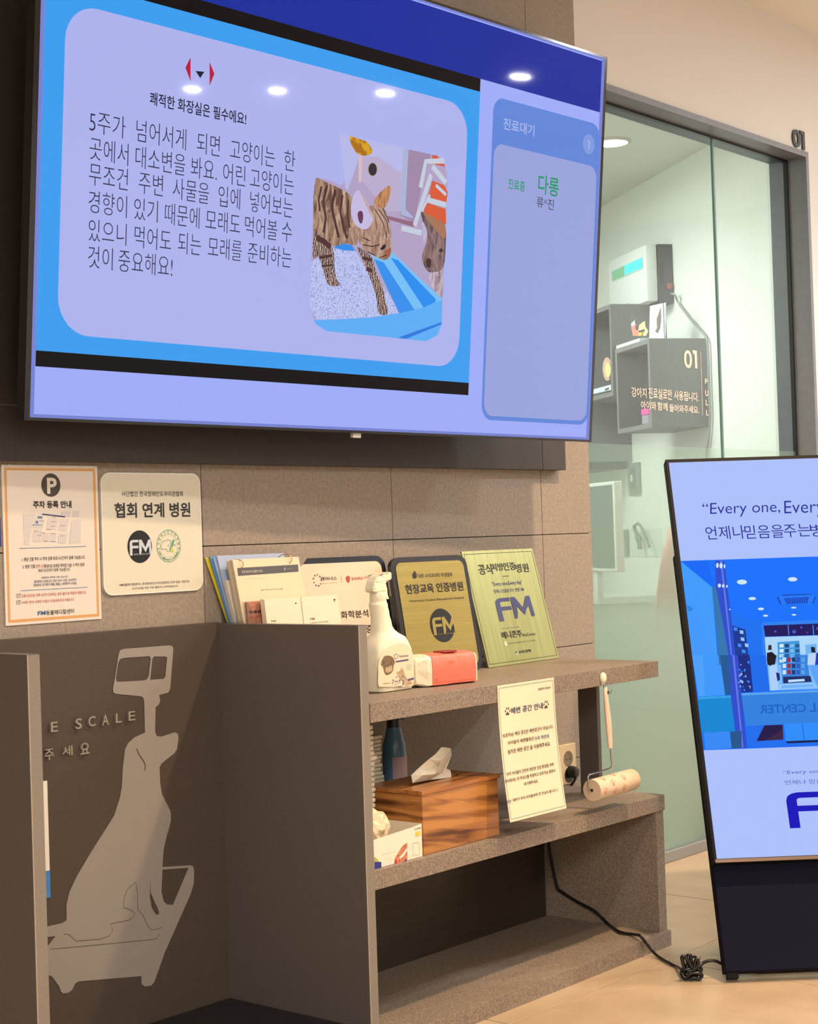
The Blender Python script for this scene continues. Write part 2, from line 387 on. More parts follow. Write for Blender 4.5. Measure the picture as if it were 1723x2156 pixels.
# ------------------------------------------------------------------ shelf unit, panels
Z1, Z2, Z3 = .685, .3625, .037
XP0, XP1 = -1.409, -1.385
u = thing('shelf_unit', 'grey-brown woven laminate shelf unit with open compartments under the wall-mounted television', 'shelf', (-.86, -.2, 0))
G().box(XP1, -.412, Z1-.038, -.344, -.0005, Z1, .0008).make('top_shelf', LAM, u)
G().box(XP1, -.409, Z2-.037, -.331, -.0005, Z2, .0008).make('middle_shelf', LAM, u)
G().box(XP1, -.413, 0, -.3285, -.0005, Z3, .0008).make('bottom_board', LAM, u)
G().box(-.366, -.404, Z3, -.331, -.0005, Z2-.037, .0008).make('side_panel', LAM, u)
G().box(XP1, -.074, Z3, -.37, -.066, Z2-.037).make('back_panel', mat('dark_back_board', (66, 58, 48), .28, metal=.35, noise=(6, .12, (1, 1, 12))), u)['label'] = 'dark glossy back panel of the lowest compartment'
G().box(-.405, -.272, Z2, -.391, -.217, Z1-.038, .0006).make('upright', LAMP_, u)
# tall divider with two faces, and its neighbour at the left edge
def divider(name, label, x0, x1, z1):
    g = G().box(x0, -.409, 0, x1, -.0005, z1, .0006); o = g.make(name, LAMP_, loc=(x0, -.2, 0)); tag(o, label, 'panel')
    G().box(x0+.0012, -.4097, .001, x1-.0008, -.4087, z1-.0012).make('edge_band', EDGE, o)
    G().box(x0-.0002, -.4099, .001, x0+.0012, -.4085, z1-.0002).make('edge_line', mat('pale_edge', (176, 160, 142), .5), o)  # thin paler line along the front left edge
    return o
divider('divider_panel', 'tall grey laminate divider joined to the left end of the shelf unit', XP0, XP1, .836)
divider('divider_panel', 'grey laminate divider cut off by the left edge of the picture', -2.178, -2.154, .838)
bp = tag(G().box(-2.154, -.02, 0, XP0, -.0005, .839, .0006).make('graphic_panel', LAMD, loc=(-1.78, -.01, 0)), 'dark brown low wall panel with a sitting dog and scale graphic', 'panel')
# pet weighing platform mat between the dividers
MAT = mat('black_ribbed_rubber', (26, 25, 25), .6, noise=(70, .5, (1, 6, 1)), bump=(120, .6, .003))
pt = tag(G().box(-2.15, -.60, 0, XP0-.004, -.024, .068, .004).make('scale_platform', MAT, loc=(-1.78, -.3, 0)), 'black textured weighing platform on the floor between the grey dividers', 'scale')
# graphic on the panel
D = Pl((-2.1, -.0205, 0), (1, 0, 0), (0, 0, 1))
def c1(x, y): return (x/3.7457, 1300+y/3.7457)
def c2(x, y): return (x/3.7457, 1740+y/3.7457)
sil = [c1(*p) for p in [(890, 560), (905, 480), (932, 300), (945, 260), (975, 248), (1335, 220), (1360, 228), (1366, 250), (1342, 560), (1328, 592), (1255, 612), (1262, 660), (1250, 690), (1226, 706), (1222, 900), (1235, 935), (1270, 940), (1380, 905), (1403, 920), (1406, 960), (1394, 1040), (1375, 1070), (1275, 1150), (1258, 1180), (1262, 1300), (1275, 1390), (1345, 1530), (1347, 1600), (1318, 1723)]]
sil += [c2(*p) for p in [(1330, 0), (1290, 180), (1280, 320), (1500, 306), (1520, 312), (1530, 340), (1528, 450), (1500, 540), (1300, 990), (1215, 1230), (1190, 1255), (1140, 1262), (1115, 1240), (1115, 1180), (620, 1222), (590, 1240), (570, 1285), (540, 1310), (500, 1318), (480, 1305), (465, 1260), (410, 1185), (372, 1168), (366, 955), (436, 865), (366, 872), (366, 790), (490, 762), (522, 740), (524, 700), (522, 620), (545, 520), (600, 400), (700, 230), (800, 70), (830, 0)]]
sil += [c1(*p) for p in [(800, 1723), (900, 1560), (945, 1420), (960, 1330), (968, 1180), (985, 1040), (1010, 990), (1060, 945), (1142, 908), (1136, 660), (1128, 632), (1110, 622), (910, 602), (892, 590)]]
h1 = [c1(*p) for p in [(913, 480), (930, 360), (945, 330), (970, 320), (1175, 305), (1188, 320), (1172, 460), (1155, 490), (1130, 497), (940, 508), (918, 505)]]
h2 = [c1(*p) for p in [(1183, 492), (1200, 325), (1215, 308), (1300, 308), (1317, 314), (1303, 465), (1290, 484)]]
h3 = [c2(*p) for p in [(1280, 340), (1486, 326), (1362, 618), (1315, 615), (1290, 590), (1272, 510), (1278, 400)]]
D.px('dog_on_scale_graphic', sil, GREYDECAL, bp, .0006, [h1, h2, h3])['label'] = 'light grey silhouette of a sitting dog on a weighing scale'
DK = mat('dark_line_and_letter_shadow', (92, 80, 74), .6)
for pts, wd in (([(1075, 1035), (1095, 1080), (1135, 1140), (1145, 1170), (1140, 1205)], .0022),):
    D.line('ear_line', [c1(*p) for p in pts], wd, LAMD, bp, .001)
D.px('leg_gap', [c2(*p) for p in [(1183, 420), (1186, 520), (1215, 590), (1240, 640), (1254, 680), (1245, 698), (1225, 690), (1195, 640), (1180, 560)]], LAMD, bp, .001)
for pts in ([(1068, 440), (1000, 500), (978, 560), (972, 640), (1010, 650), (1060, 678), (1055, 710), (1010, 740), (868, 768), (888, 820), (860, 862), (790, 888), (600, 904), (540, 850), (500, 850)], [(1068, 440), (1082, 520), (1085, 655), (1130, 705), (1160, 780), (1190, 815), (1230, 812), (1275, 795)], [(400, 967), (700, 940), (1205, 890), (1235, 880), (1258, 845)]):
    D.line('outline', [c2(*p) for p in pts], .0012, DK, bp, .001)
LETG = mat('raised_grey_lettering', (150, 140, 128), .5)
for ch, x0, y0, x1, y1 in (('E', 388, 905, 440, 818), ('S', 582, 882, 630, 792), ('C', 684, 862, 738, 774), ('A', 792, 852, 842, 762), ('L', 900, 832, 944, 752), ('E', 1000, 815, 1050, 735), ('주', 338, 1130, 408, 1030), ('세', 478, 1095, 556, 1005), ('요', 620, 1082, 690, 982)):
    D.text(ch, c1(x0, y0), c1(x1, y1), LETG, bp, .012, k=.006)
    D.text(ch, c1(x0, y0+6), c1(x1, y1+6), DK, bp, .012, k=.0006)  # dark copy set lower, painted as the raised letters' shadow
# white and blue notice half hidden behind the left divider
nt_ = Pl((-1.9, -.0225, 0), (1, 0, 0), (0, 0, 1))
un = nt_.uv((101, 1700))[0]; zt = nt_.uv((91, 1645))[1]; zm = nt_.uv((101, 1833))[1]; zb = nt_.uv((104, 1890))[1]
o = tag(nt_.slab('notice_sheet', [(un-.16, zb), (un, zb), (un, zt), (un-.16, zt)], .0015, WHITE, loc=(-1.95, -.022, .45)), 'white notice with a blue foot, mostly behind the left divider', 'notice')
nt_.rect('blue_band', un-.16, zb, un, zm, mat('blue_print', (66, 130, 196), .6), o)
nv = Pl((-2.0, -.003, 1.05), (1, 0, 0), (0, 0, 1))
a_ = nv.uv((2.5, 1150)); b_ = nv.uv((2, 1090))
tag(nv.slab('notice_sheet', [(a_[0]-.2, a_[1]), (a_[0], a_[1]), (a_[0], b_[1]), (a_[0]-.2, b_[1])], .0025, mat('navy_print', (24, 30, 110), .5), loc=(-2.1, -.002, 1.05)), 'navy blue notice at the left edge of the picture, beside the parking notice', 'notice')

# ------------------------------------------------------------------ notices on the wall
def flat_on_wall(y): return Pl((-1.5, -y, 1), (1, 0, 0), (0, 0, 1))
OR = mat('orange_border', (214, 160, 96), .6)
s1 = flat_on_wall(.0025)
(ua, va), (ub, vb) = s1.uv((12.5, 1318)), s1.uv((204.5, 981))
pk = tag(s1.slab('parking_notice', [(ua, va), (ub, va), (ub, vb), (ua, vb)], .0022, mat('laminated_sheet', (226, 216, 204), .22, spec=.5), loc=(-1.81, -.002, 1.01)), 'laminated parking notice with orange border and round P symbol', 'notice')
i1, i2 = .0055, .0105
fr = [(ua+i1, va+i1), (ub-i1, va+i1), (ub-i1, vb-i1), (ua+i1, vb-i1)]
s1.poly('border', fr, OR, pk, .0004, [[(ua+i2, va+i2), (ub-i2, va+i2), (ub-i2, vb-i2), (ua+i2, vb-i2)]])
def p6(x, y): return (x/6.3395, 980+y/6.3412)
BR = mat('dark_brown_print', (72, 62, 56), .6)
cx, cy = s1.uv(p6(678, 262)); s1.poly('round_symbol', ell(cx, cy, .0222, .0222), BR, pk, .0005)
s1.text('P', p6(628, 378), p6(752, 165), mat('pale_print', (222, 212, 200), .6), pk, .03, k=.0008)
s1.text('주차 등록 안내', p6(442, 572), p6(950, 470), INK, pk, .03)
MAPG = mat('map_grey', (205, 200, 196), .6); BL = mat('blue_ink', (70, 110, 165), .6); REDI = mat('red_ink', (178, 70, 62), .6); GRYI = mat('grey_ink', (120, 110, 100), .6); NAVI = mat('navy_ink', (40, 58, 110), .6)
for q in ([(310, 650), (460, 655), (405, 945), (315, 945)], [(640, 700), (790, 712), (745, 860), (620, 850)], [(815, 712), (925, 715), (885, 880), (775, 870)], [(955, 735), (1080, 725), (1075, 1030), (920, 1040)], [(590, 895), (760, 905), (735, 1020), (560, 1015)], [(790, 905), (900, 905), (880, 1045), (770, 1030)], [(470, 700), (600, 720), (570, 840), (440, 830)], [(455, 850), (560, 855), (545, 1020), (425, 1020)], [(820, 610), (940, 610), (930, 690), (825, 680)], [(970, 610), (1060, 610), (1055, 690), (965, 690)], [(330, 965), (400, 960), (385, 1060), (320, 1060)]):
    s1.px('map_block', [p6(*p) for p in q], MAPG, pk, .0005)
s1.line('map_line', [p6(562, 650), p6(865, 685)], .0022, NAVI, pk, .0008); s1.line('map_line', [p6(500, 690), p6(562, 695)], .0035, BL, pk, .0008); s1.line('map_line', [p6(430, 794), p6(555, 796)], .001, BL, pk, .0008)
s1.px('map_pin', [p6(490, 785), p6(474, 760), p6(478, 742), p6(490, 738), p6(504, 744), p6(508, 762)], BL, pk, .0008)
for x, y in ((548, 740), (710, 750), (700, 810), (840, 805), (650, 855), (480, 880), (524, 935), (570, 900), (610, 1010), (710, 1015), (830, 940), (710, 910), (718, 690)):
    s1.line('map_note', [p6(x-28, y), p6(x+28, y)], .0007, GRYI, pk, .0008)
for ya, yb in ((1108, 1080), (1672, 1625)): s1.line('rule', [p6(255 if ya < 1200 else 275, ya), p6(1150 if ya < 1200 else 1168, yb)], .0009, BL, pk, .0006)
for t, x0, y0, x1, y1, m in (('1. 병원 건물 주차 시 주차 등록 최대 3시간까지 등록 가능합니다.', 290, 1272, 1135, 1208, INK), ('2. 병원 건물', 298, 1372, 466, 1325, INK), ('만차 시', 478, 1368, 572, 1320, REDI), ('롯데마트 외곽로 주차장 이용 시 주차 등록', 584, 1362, 1122, 1308, INK), ('최대 3시간까지 등록 가능합니다.', 510, 1418, 935, 1372, INK), ('<롯데마트 주차장 이용 가능시간>', 545, 1510, 910, 1472, NAVI), ('-롯데마트 운영시간 오전 10시~오후 10시까지', 445, 1562, 1015, 1515, NAVI), ('-롯데마트 정기휴무 매월 (매월 2, 4번째 주 수요일)', 440, 1615, 1020, 1560, NAVI), ('진료시간으로 인해 시간이 초과되는 경우 출차 후 재입차 바랍니다.', 285, 1755, 1150, 1682, REDI), ('자세한 문의 사항은 리셉션 선생님께 문의 바랍니다.', 285, 1840, 990, 1778, REDI), ('동물메디컬센터', 615, 1995, 985, 1915, INK)):
    e = 10 if x1-x0 > 400 else 4
    s1.text(t, p6(x0, y0+e), p6(x1, y1-e), m, pk, .008)
for y in (1738, 1828):
    s1.line('tick_box', [p6(222, y-22), p6(268, y-24), p6(268, y+22), p6(222, y+24)], .001, GRYI, pk, .0006, closed=True); s1.line('tick', [p6(232, y-6), p6(244, y+8), p6(272, y-30)], .001, GRYI, pk, .0008)
s1.text('FM', p6(502, 2000), p6(608, 1938), BL, pk, .03)
pin = G().lathe(s1.at(*s1.uv((18, 980)), 0), s1.n, [(0, .003), (.0015, .003), (.0022, .001)], 10).make('tape_dot', mat('clear_pin', (220, 225, 230), .2), pk)

s2 = flat_on_wall(.0045)
(ua, va), (ub, vb) = s2.uv((219, 1255)), s2.uv((421, 997))
as_ = tag(s2.slab('affiliation_sign', rr(ua, va, ub, vb, .022), .0045, mat('cream_acrylic', (222, 216, 196), .22, spec=.5), loc=(-1.565, -.002, 1.02)), 'cream rounded acrylic sign with a black round logo and a green seal', 'sign')
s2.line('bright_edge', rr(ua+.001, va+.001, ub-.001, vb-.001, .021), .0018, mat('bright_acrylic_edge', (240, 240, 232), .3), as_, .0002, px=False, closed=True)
def p39(x, y): return (x/3.9159, 960+y/3.9158)
for t, x0, y0, x1, y1, b in (('사단법인 한국장애인도우미견협회', 1002, 335, 1506, 290, .004), ('협회 연계 병원', 945, 512, 1566, 382, .02), ('FM동물메디컬센터는 한국장애인도우미견협회의 연계 의료 기관으로', 985, 1075, 1560, 1022, .004), ('도우미견을 위한 의료 활동에 노력하겠습니다.', 1090, 1102, 1470, 1062, .004)):
    s2.text(t, p39(x0, y0), p39(x1, y1), INK, as_, b)
def fmlogo(pl, P, box, m, parent, k=.001):
    """F M mark: rounded F and an M with a cut right leg; box = pixel (x0,y0)-(x1,y1) lower left, upper right"""
    (u0, v0), (u1, v1) = pl.uv(P(box[0], box[1])), pl.uv(P(box[2], box[3]))
    f = lambda x, y: (u0+(u1-u0)*x, v0+(v1-v0)*y)
    Fm = [(0, 0), (0, .78), (.02, .9), (.07, .97), (.14, 1), (.40, 1), (.40, .84), (.16, .84), (.13, .82), (.12, .78), (.12, .62), (.40, .62), (.40, .46), (.12, .46), (.12, 0)]
    M_ = [(.43, .06), (.43, 1), (.55, 1), (.72, .50), (.86, 1), (.97, 1), (1.0, .12), (.93, .06), (.90, .14), (.89, .58), (.80, .42), (.73, .18), (.64, .40), (.57, .56), (.55, .62), (.545, .30), (.50, .06)]
    pl.poly('logo_mark', [f(*p) for p in Fm], m, parent, k); pl.poly('logo_mark', [f(*p) for p in M_], m, parent, k)
cx, cy = s2.uv(p39(1152, 748)); s2.poly('round_logo', ell(cx, cy, .0315, .0325), mat('black_print', (20, 18, 20), .4), as_, .0004)
fmlogo(s2, p39, (1070, 822, 1245, 688), mat('pale_blue_print', (196, 204, 214), .5), as_, .0008)
s2.text('ANIMAL MEDICAL CENTER', p39(1100, 818), p39(1240, 800), mat('pale_blue_print', (196, 204, 214), .5), as_, k=.0012)
GR = mat('green_print', (92, 152, 120), .5)
cx, cy = s2.uv(p39(1390, 742)); ru = .0315; rv = .0325
s2.line('seal_ring', ell(cx, cy, ru, rv), .0011, GR, as_, .0006, px=False, closed=True); s2.line('seal_ring', ell(cx, cy, ru*.72, rv*.72), .0004, GR, as_, .0006, px=False, closed=True)
def ring_text(pl, txt, cx, cy, ru, rv, a0, a1, h, m, parent):
    for i, ch in enumerate(txt):
        if ch == ' ': continue
        t = R(a0+(a1-a0)*i/(len(txt)-1)); c = (cx+ru*math.cos(t), cy+rv*math.sin(t)); V, Fc, _, _ = textmesh(ch, .004)
        up = 1 if a1 < a0 else -1; ca, sa = math.cos(t-math.pi/2), math.sin(t-math.pi/2)
        pts = []
        for a, b in V:
            x, y = (a-.5)*h*.85*up, (b-.5)*h*up; pts.append(pl.at(c[0]+x*ca-y*sa, c[1]+x*sa+y*ca, .0007))
        fs = [q if (pts[q[1]]-pts[q[0]]).cross(pts[q[2]]-pts[q[0]]).dot(pl.n) >= 0 else q[::-1] for q in Fc]
        obj('lettering', pts, fs, m, parent)
ring_text(s2, '한국장애인도우미견협회', cx, cy, ru*.86, rv*.86, 190, -10, .0062, GR, as_)
ring_text(s2, 'KOREA ASSISTANCE DOG ASSOCIATION', cx, cy, ru*.86, rv*.86, 205, 335, .0036, GR, as_)
s2.line('dog_outline', [p39(*p) for p in [(1335, 770), (1325, 740), (1345, 705), (1385, 690), (1412, 702), (1400, 730), (1388, 745), (1380, 735)]], .0011, GR, as_); s2.line('dog_outline', [p39(*p) for p in [(1335, 770), (1370, 768), (1385, 790), (1400, 780)]], .0011, GR, as_)
s2.px('seal_stroke', [p39(*p) for p in [(1425, 690), (1440, 690), (1412, 780), (1395, 775)]], GR, as_, .0008); s2.px('seal_stroke', [p39(*p) for p in [(1415, 745), (1432, 790), (1400, 790)]], mat('yellow_green_print', (200, 205, 70), .5), as_, .0009)
s2.line('seal_stroke', [p39(1420, 725), p39(1448, 738)], .0012, GR, as_, .0009)

# ------------------------------------------------------------------ television on its dark board
tag(G().box(-3.2, -.030, 1.166, -.154, -.0005, 2.3, .0008).make('mounting_board', BOARD, loc=(-1.2, -.015, 1.7)), 'large dark brown board on the tiled wall behind the television', 'board')
bd = bpy.data.objects['mounting_board']
sm = mat('seam_line', (30, 25, 22), .7)
zs = hit(30, 853, 1, -.0304)[2]; xs = hit(1143, 950, 1, -.0304).x
G().box(-3.2, -.0306, zs-.001, xs, -.0298, zs+.001).make('seam', mat('pale_seam', (84, 76, 70), .6), bd); G().box(xs-.0008, -.0306, 1.166, xs+.0008, -.0298, 2.3).make('seam', sm, bd)
tps, tt = -.0542, .092
nW = Vector((-math.sin(tps), math.cos(tps), 0)); ta = Vector((math.cos(tps), math.sin(tps), 0)); tb = UZ*math.cos(tt)-nW*math.sin(tt)
tro = -.0038; ta, tb = ta*math.cos(tro)+tb*math.sin(tro), tb*math.cos(tro)-ta*math.sin(tro)
BRc = Vector((-.305, -.215, 1.225)); TW, TH = 1.658, .955
T = Pl(BRc-ta*TW, ta, tb)
TL = BRc-ta*TW
tv = thing('television', 'large wall-mounted television showing a Korean slide about kittens and litter', 'television', tuple(TL+ta*TW/2-T.n*.03))
DG = mat('glossy_black_frame', (16, 15, 16), .12, coat=.6)
METE = mat('dark_metal_edge', (92, 84, 78), .25, metal=.9)
G().frame(TL-T.n*.026, ta, tb, T.n, TW, TH, .0245, .0015).make('housing', METE, tv)
G().frame(TL+ta*.02+tb*.02-T.n*.05, ta, tb, T.n, TW-.04, TH-.04, .026, .004).make('rear_cover', BLACK, tv)
T.slab('bezel', [(0, 0), (TW, 0), (TW, TH), (0, TH)], .003, DG, tv)
G().frame(T.at(TW*.42, TH*.35, -.049), ta, tb, -T.n, TW*.2, .25, .055).make('wall_bracket', BLACK, tv)
bu = T.uv((755, 913)); G().frame(T.at(bu[0]-.012, -.010, -.012), ta, tb, T.n, .024, .0101, .008).make('logo_plate', mat('pale_logo', (190, 185, 175), .4), tv)['label'] = 'small pale maker plate under the lower edge'
LAV = (158, 172, 246)
SL_, SR_, SB, ST = T.uv((72.5, 800))[0], T.uv((1233.3, 800))[0], T.uv((600, 894))[1], T.uv((1276, 133))[1]
SR_ = T.uv((1235.5, 880))[0]
sc = T.rect('screen', SL_-.008, SB-.006, TW-.011, TH-.006, scr((118, 130, 206)), tv, .0006)  # its rim around the picture glows, painting screen light reflected in the bezel
T.rect('screen_area', SL_, SB, SR_, TH-.011, scr(LAV), sc, .001)
# slide
u1 = T.uv((998, 500))[0]; vt = T.uv((1011, 166))[1]; vbb = T.uv((983, 832))[1]; vb1 = T.uv((983, 806))[1]; vt1 = T.uv((1008, 193))[1]
T.rect('header_band', SL_, vt, SR_, TH-.014, scr((16, 44, 156)), sc, .0014)
T.rect('letterbox', SL_, vbb, u1, vt, scr((7, 5, 9)), sc, .0018)
T.rect('slide_background', SL_, vb1, u1, vt1, scr((58, 156, 238)), sc, .0022)
a_ = T.uv((120, 640))[0]; b_ = T.uv((974, 500))[0]; c_ = T.uv((900, 769))[1]; d_ = T.uv((900, 201))[1]
T.rect('slide_card', a_, c_, b_, d_, scr((172, 178, 236)), sc, .0026, r=.068)
tk = dict(k=.003)
SK = scr((44, 42, 72)); SKB = scr((20, 22, 44)); SRED = scr((186, 22, 60)); SGRN = scr((30, 150, 104))
def cq(x, y): return (x/2.6922, y/2.6922)
T.px('chevron', [cq(*p) for p in [(1075, 325), (1046, 385), (1075, 462)]], SRED, sc, .003); T.px('chevron', [cq(*p) for p in [(1183, 352), (1210, 420), (1183, 488)]], SRED, sc, .003)
T.px('chevron', [cq(*p) for p in [(1103, 403), (1153, 408), (1130, 444)]], SKB, sc, .003)
T.text('쾌적한 화장실은 필수에요!', (313, 221), (517, 238), SKB, sc, .012, **tk)
# body text, one mesh per word (pixel box of each line: x0,y0(bottom-left) - x1,y1(top-right))
rows = [('5주가|넘어서게|되면|고양이는|한', [(186, 262), (285, 390), (413, 461), (483, 577), (597, 620)], (186, 277, 620, 324)),
        ('곳에서|대소변을|봐요.|어린|고양이는', [(186, 268), (283, 388), (400, 455), (468, 515), (525, 617)], (186, 334, 617, 376)),
        ('무조건|주변|사물을|입에|넣어보는', [(185, 267), (290, 341), (362, 438), (458, 504), (525, 615)], (185, 388, 615, 429)),
        ('경향이|있기|때문에|모래도|먹어볼|수', [(184, 265), (280, 330), (345, 418), (431, 504), (514, 582), (592, 613)], (184, 446, 613, 480)),
        ('있으니|먹어도|되는|모래를|준비하는', [(184, 264), (281, 358), (373, 421), (436, 507), (520, 612)], (184, 506, 612, 533)),
        ('것이|중요해요!', [(183, 235), (247, 361)], (182, 562, 612, 585))]
for words, xs_, (xa, ya, xb, yb) in rows:
    v0 = T.uv((xa, ya))[1]; v1 = v0+.0395
    for wd, (x0, x1) in zip(words.split('|'), xs_):
        V0 = T.uv((x0, ya+(yb-ya)*(x0-xa)/(xb-xa)))
        U1 = T.uv((x1, ya+(yb-ya)*(x1-xa)/(xb-xa)))
        T.text(wd, (V0[0], v0-.001), (U1[0], v1), SK, sc, -.010, k=.003, uv=True)
# waiting list column
a_ = T.uv((1023, 600))[0]; b_ = T.uv((1249, 600))[0]; c_ = T.uv((1120, 889))[1]; d_ = T.uv((1150, 233))[1]
T.rect('queue_card', a_, c_, b_, d_, scr((96, 134, 216)), sc, .0022, r=.035)
a2 = T.uv((1027.5, 600))[0]; b2 = T.uv((1245, 600))[0]; c2_ = T.uv((1120, 880.5))[1]; d2 = T.uv((1150, 327))[1]
T.rect('queue_card_inner', a2, c2_, b2, d2, scr((152, 162, 218)), sc, .0026, r=.03)
T.text('진료대기', (1058, 272), (1124, 264), scr((168, 184, 232)), sc, .012, **tk)
cx, cy = T.uv((1238, 304)); T.poly('count_badge', ell(cx, cy, .0235, .0245), scr((128, 154, 222)), sc, .003); T.text('1', (1235, 313), (1240, 297), scr((168, 186, 236)), sc, .01, k=.0034)
T.text('진료중', (1068, 397), (1104, 383), SGRN, sc, .012, **tk); T.text('다롱', (1131, 407), (1176, 376), SGRN, sc, .012, **tk); T.text('류*진', (1128, 436), (1165, 421), scr((52, 54, 80)), sc, 0, **tk)
# picture on the slide
def K(x, y): return (620+x/3.993, 220+y/3.993)
def kp(name, pts, m, k):
    if name[:9] in ('photo_cat', 'photo_fis') or name == 'photo_backdrop': pts = soft(pts)
    T.px(name, [K(*p) for p in pts], m, sc, k)
FUR = scr((198, 164, 140), (104, 72, 62), 44, 'fur', (.40, .60)); FUR2 = scr((200, 184, 200), (110, 82, 84), 60, 'fur', (.4, .65)); HEADF = scr((192, 158, 140), (120, 84, 66), 80, 'fur', (.40, .66)); LEG = scr((196, 166, 150), (56, 42, 52), 60, 'wave', (.25, .6))
kp('photo_backdrop', [(160, 610), (300, 640), (420, 700), (400, 480), (440, 262), (960, 378), (1140, 420), (1200, 440), (1250, 500), (1282, 600), (1262, 1100), (1232, 1850), (1190, 1940), (1100, 1990), (260, 1905), (175, 1850), (118, 1700)], scr((176, 160, 196)), .003)
kp('photo_patch', [(370, 245), (960, 375), (935, 620), (700, 450), (540, 440), (440, 720), (420, 700)], scr((182, 184, 232)), .0033)
kp('photo_patch', [(560, 440), (700, 440), (930, 610), (905, 900), (770, 900), (560, 640)], scr((186, 172, 206)), .0034)
kp('photo_patch', [(940, 380), (1140, 420), (1070, 640), (1000, 1000), (880, 930), (930, 600)], scr((160, 136, 170)), .0034)
kp('photo_patch', [(905, 365), (950, 375), (925, 880), (1000, 960), (890, 930), (880, 860)], scr((170, 178, 214)), .0036)
kp('photo_patch', [(530, 440), (560, 430), (556, 650), (530, 660)], scr((214, 186, 190)), .0036)
T.px('photo_circle', [K(*p) for p in ell(648, 547, 39, 57)], scr((170, 140, 92)), sc, .0036); T.px('photo_circle', [K(*p) for p in ell(648, 547, 34, 52)], scr((52, 44, 60)), sc, .0039)
kp('photo_fish', [(448, 262), (500, 280), (545, 295), (600, 310), (652, 390), (630, 425), (560, 436), (510, 410), (470, 350)], scr((214, 160, 40), (170, 110, 30), 60), .0039)
for q in ([(1150, 425), (1190, 430), (1250, 500), (1258, 525), (1150, 500)], [(1150, 640), (1250, 680), (1280, 740), (1262, 860), (1110, 790)], [(1090, 820), (1262, 880), (1268, 1010), (1170, 960), (1078, 910)]): kp('photo_red_panel', q, scr((214, 92, 58)), .0036)
for q, wd in (([(1050, 700), (1095, 480), (1250, 475)], .012), ([(1000, 1020), (1140, 590)], .012), ([(1100, 800), (1265, 845)], .012), ([(1150, 520), (1265, 660)], .013), ([(1060, 900), (1130, 760)], .006), ([(890, 1040), (1060, 1080)], .012), ([(1180, 680), (1265, 760)], .008)):
    T.line('photo_chair_frame', [K(*p) for p in q], wd, scr((196, 204, 222)), sc, .0039)
kp('photo_floor_line', [(765, 935), (1000, 990), (990, 1030), (770, 965)], scr((148, 104, 126)), .0038)
kp('photo_tray', [(150, 1810), (450, 1800), (870, 1755), (1100, 1700), (1232, 1640), (1230, 1850), (1190, 1940), (1100, 1990), (260, 1905), (175, 1850)], scr((92, 172, 244)), .0038)
kp('photo_tray', [(860, 1960), (1226, 1830), (1222, 1850), (930, 1970)], scr((40, 120, 220)), .0041)
kp('photo_tray', [(640, 1260), (800, 1230), (1235, 1640), (1100, 1700), (870, 1755), (700, 1400)], scr((116, 190, 246)), .004)
kp('photo_tray', [(800, 1290), (860, 1310), (1180, 1640), (1170, 1665), (1075, 1708)], scr((36, 140, 238)), .0043)
kp('photo_tray', [(660, 1300), (740, 1330), (1000, 1728), (870, 1755), (720, 1440)], scr((52, 142, 236)), .0043)
LIT = scr((190, 198, 242), (140, 150, 206), 300, 'noise', (.50, .62))
kp('photo_litter', [(130, 1330), (310, 1200), (500, 1230), (600, 1400), (760, 1560), (872, 1752), (640, 1790), (450, 1802), (178, 1812), (118, 1700)], LIT, .0042)
kp('photo_tray', [(315, 1200), (400, 1170), (470, 1182), (500, 1232), (400, 1228)], scr((50, 140, 232)), .0045)
kp('photo_cat_body', [(152, 612), (205, 622), (250, 655), (360, 700), (470, 765), (505, 900), (520, 1050), (520, 1180), (480, 1185), (400, 1165), (330, 1200), (230, 1150), (170, 1150), (140, 1060)], FUR, .0048)
kp('photo_cat_leg', [(145, 1040), (200, 1100), (280, 1150), (318, 1210), (325, 1420), (350, 1490), (382, 1522), (330, 1530), (268, 1525), (235, 1420), (190, 1260), (136, 1320)], LEG, .0051)
kp('photo_cat_leg', [(500, 1180), (640, 1270), (665, 1400), (740, 1560), (745, 1640), (782, 1740), (760, 1772), (715, 1772), (685, 1740), (680, 1620), (600, 1400), (540, 1260)], LEG, .0051)
kp('photo_cat_head', [(520, 960), (600, 850), (680, 850), (752, 880), (775, 980), (800, 1050), (800, 1240), (785, 1290), (745, 1312), (700, 1300), (640, 1262), (555, 1215), (500, 1080), (480, 980)], HEADF, .0054)
kp('photo_cat_ear', [(455, 900), (470, 780), (520, 705), (575, 780), (640, 920), (655, 960), (600, 1060), (520, 1040), (480, 990)], scr((196, 186, 224)), .0057)
kp('photo_cat_ear', [(510, 905), (555, 890), (565, 950), (550, 1010), (525, 990)], scr((104, 54, 90)), .006)
kp('photo_cat_ear', [(520, 705), (545, 735), (655, 955), (640, 965)], scr((196, 160, 150)), .006)
kp('photo_cat_ear', [(635, 825), (720, 722), (798, 670), (792, 760), (748, 880), (700, 870)], scr((200, 144, 100), (150, 98, 68), 60, 'fur', (.4, .6)), .0057)
kp('photo_cat_eye', [(700, 1222), (728, 1185), (748, 1172), (752, 1205), (725, 1225)], scr((34, 28, 44)), .006)
kp('photo_cat_nose', [(735, 1240), (795, 1195), (800, 1240), (780, 1290), (745, 1280)], scr((160, 96, 66)), .006)
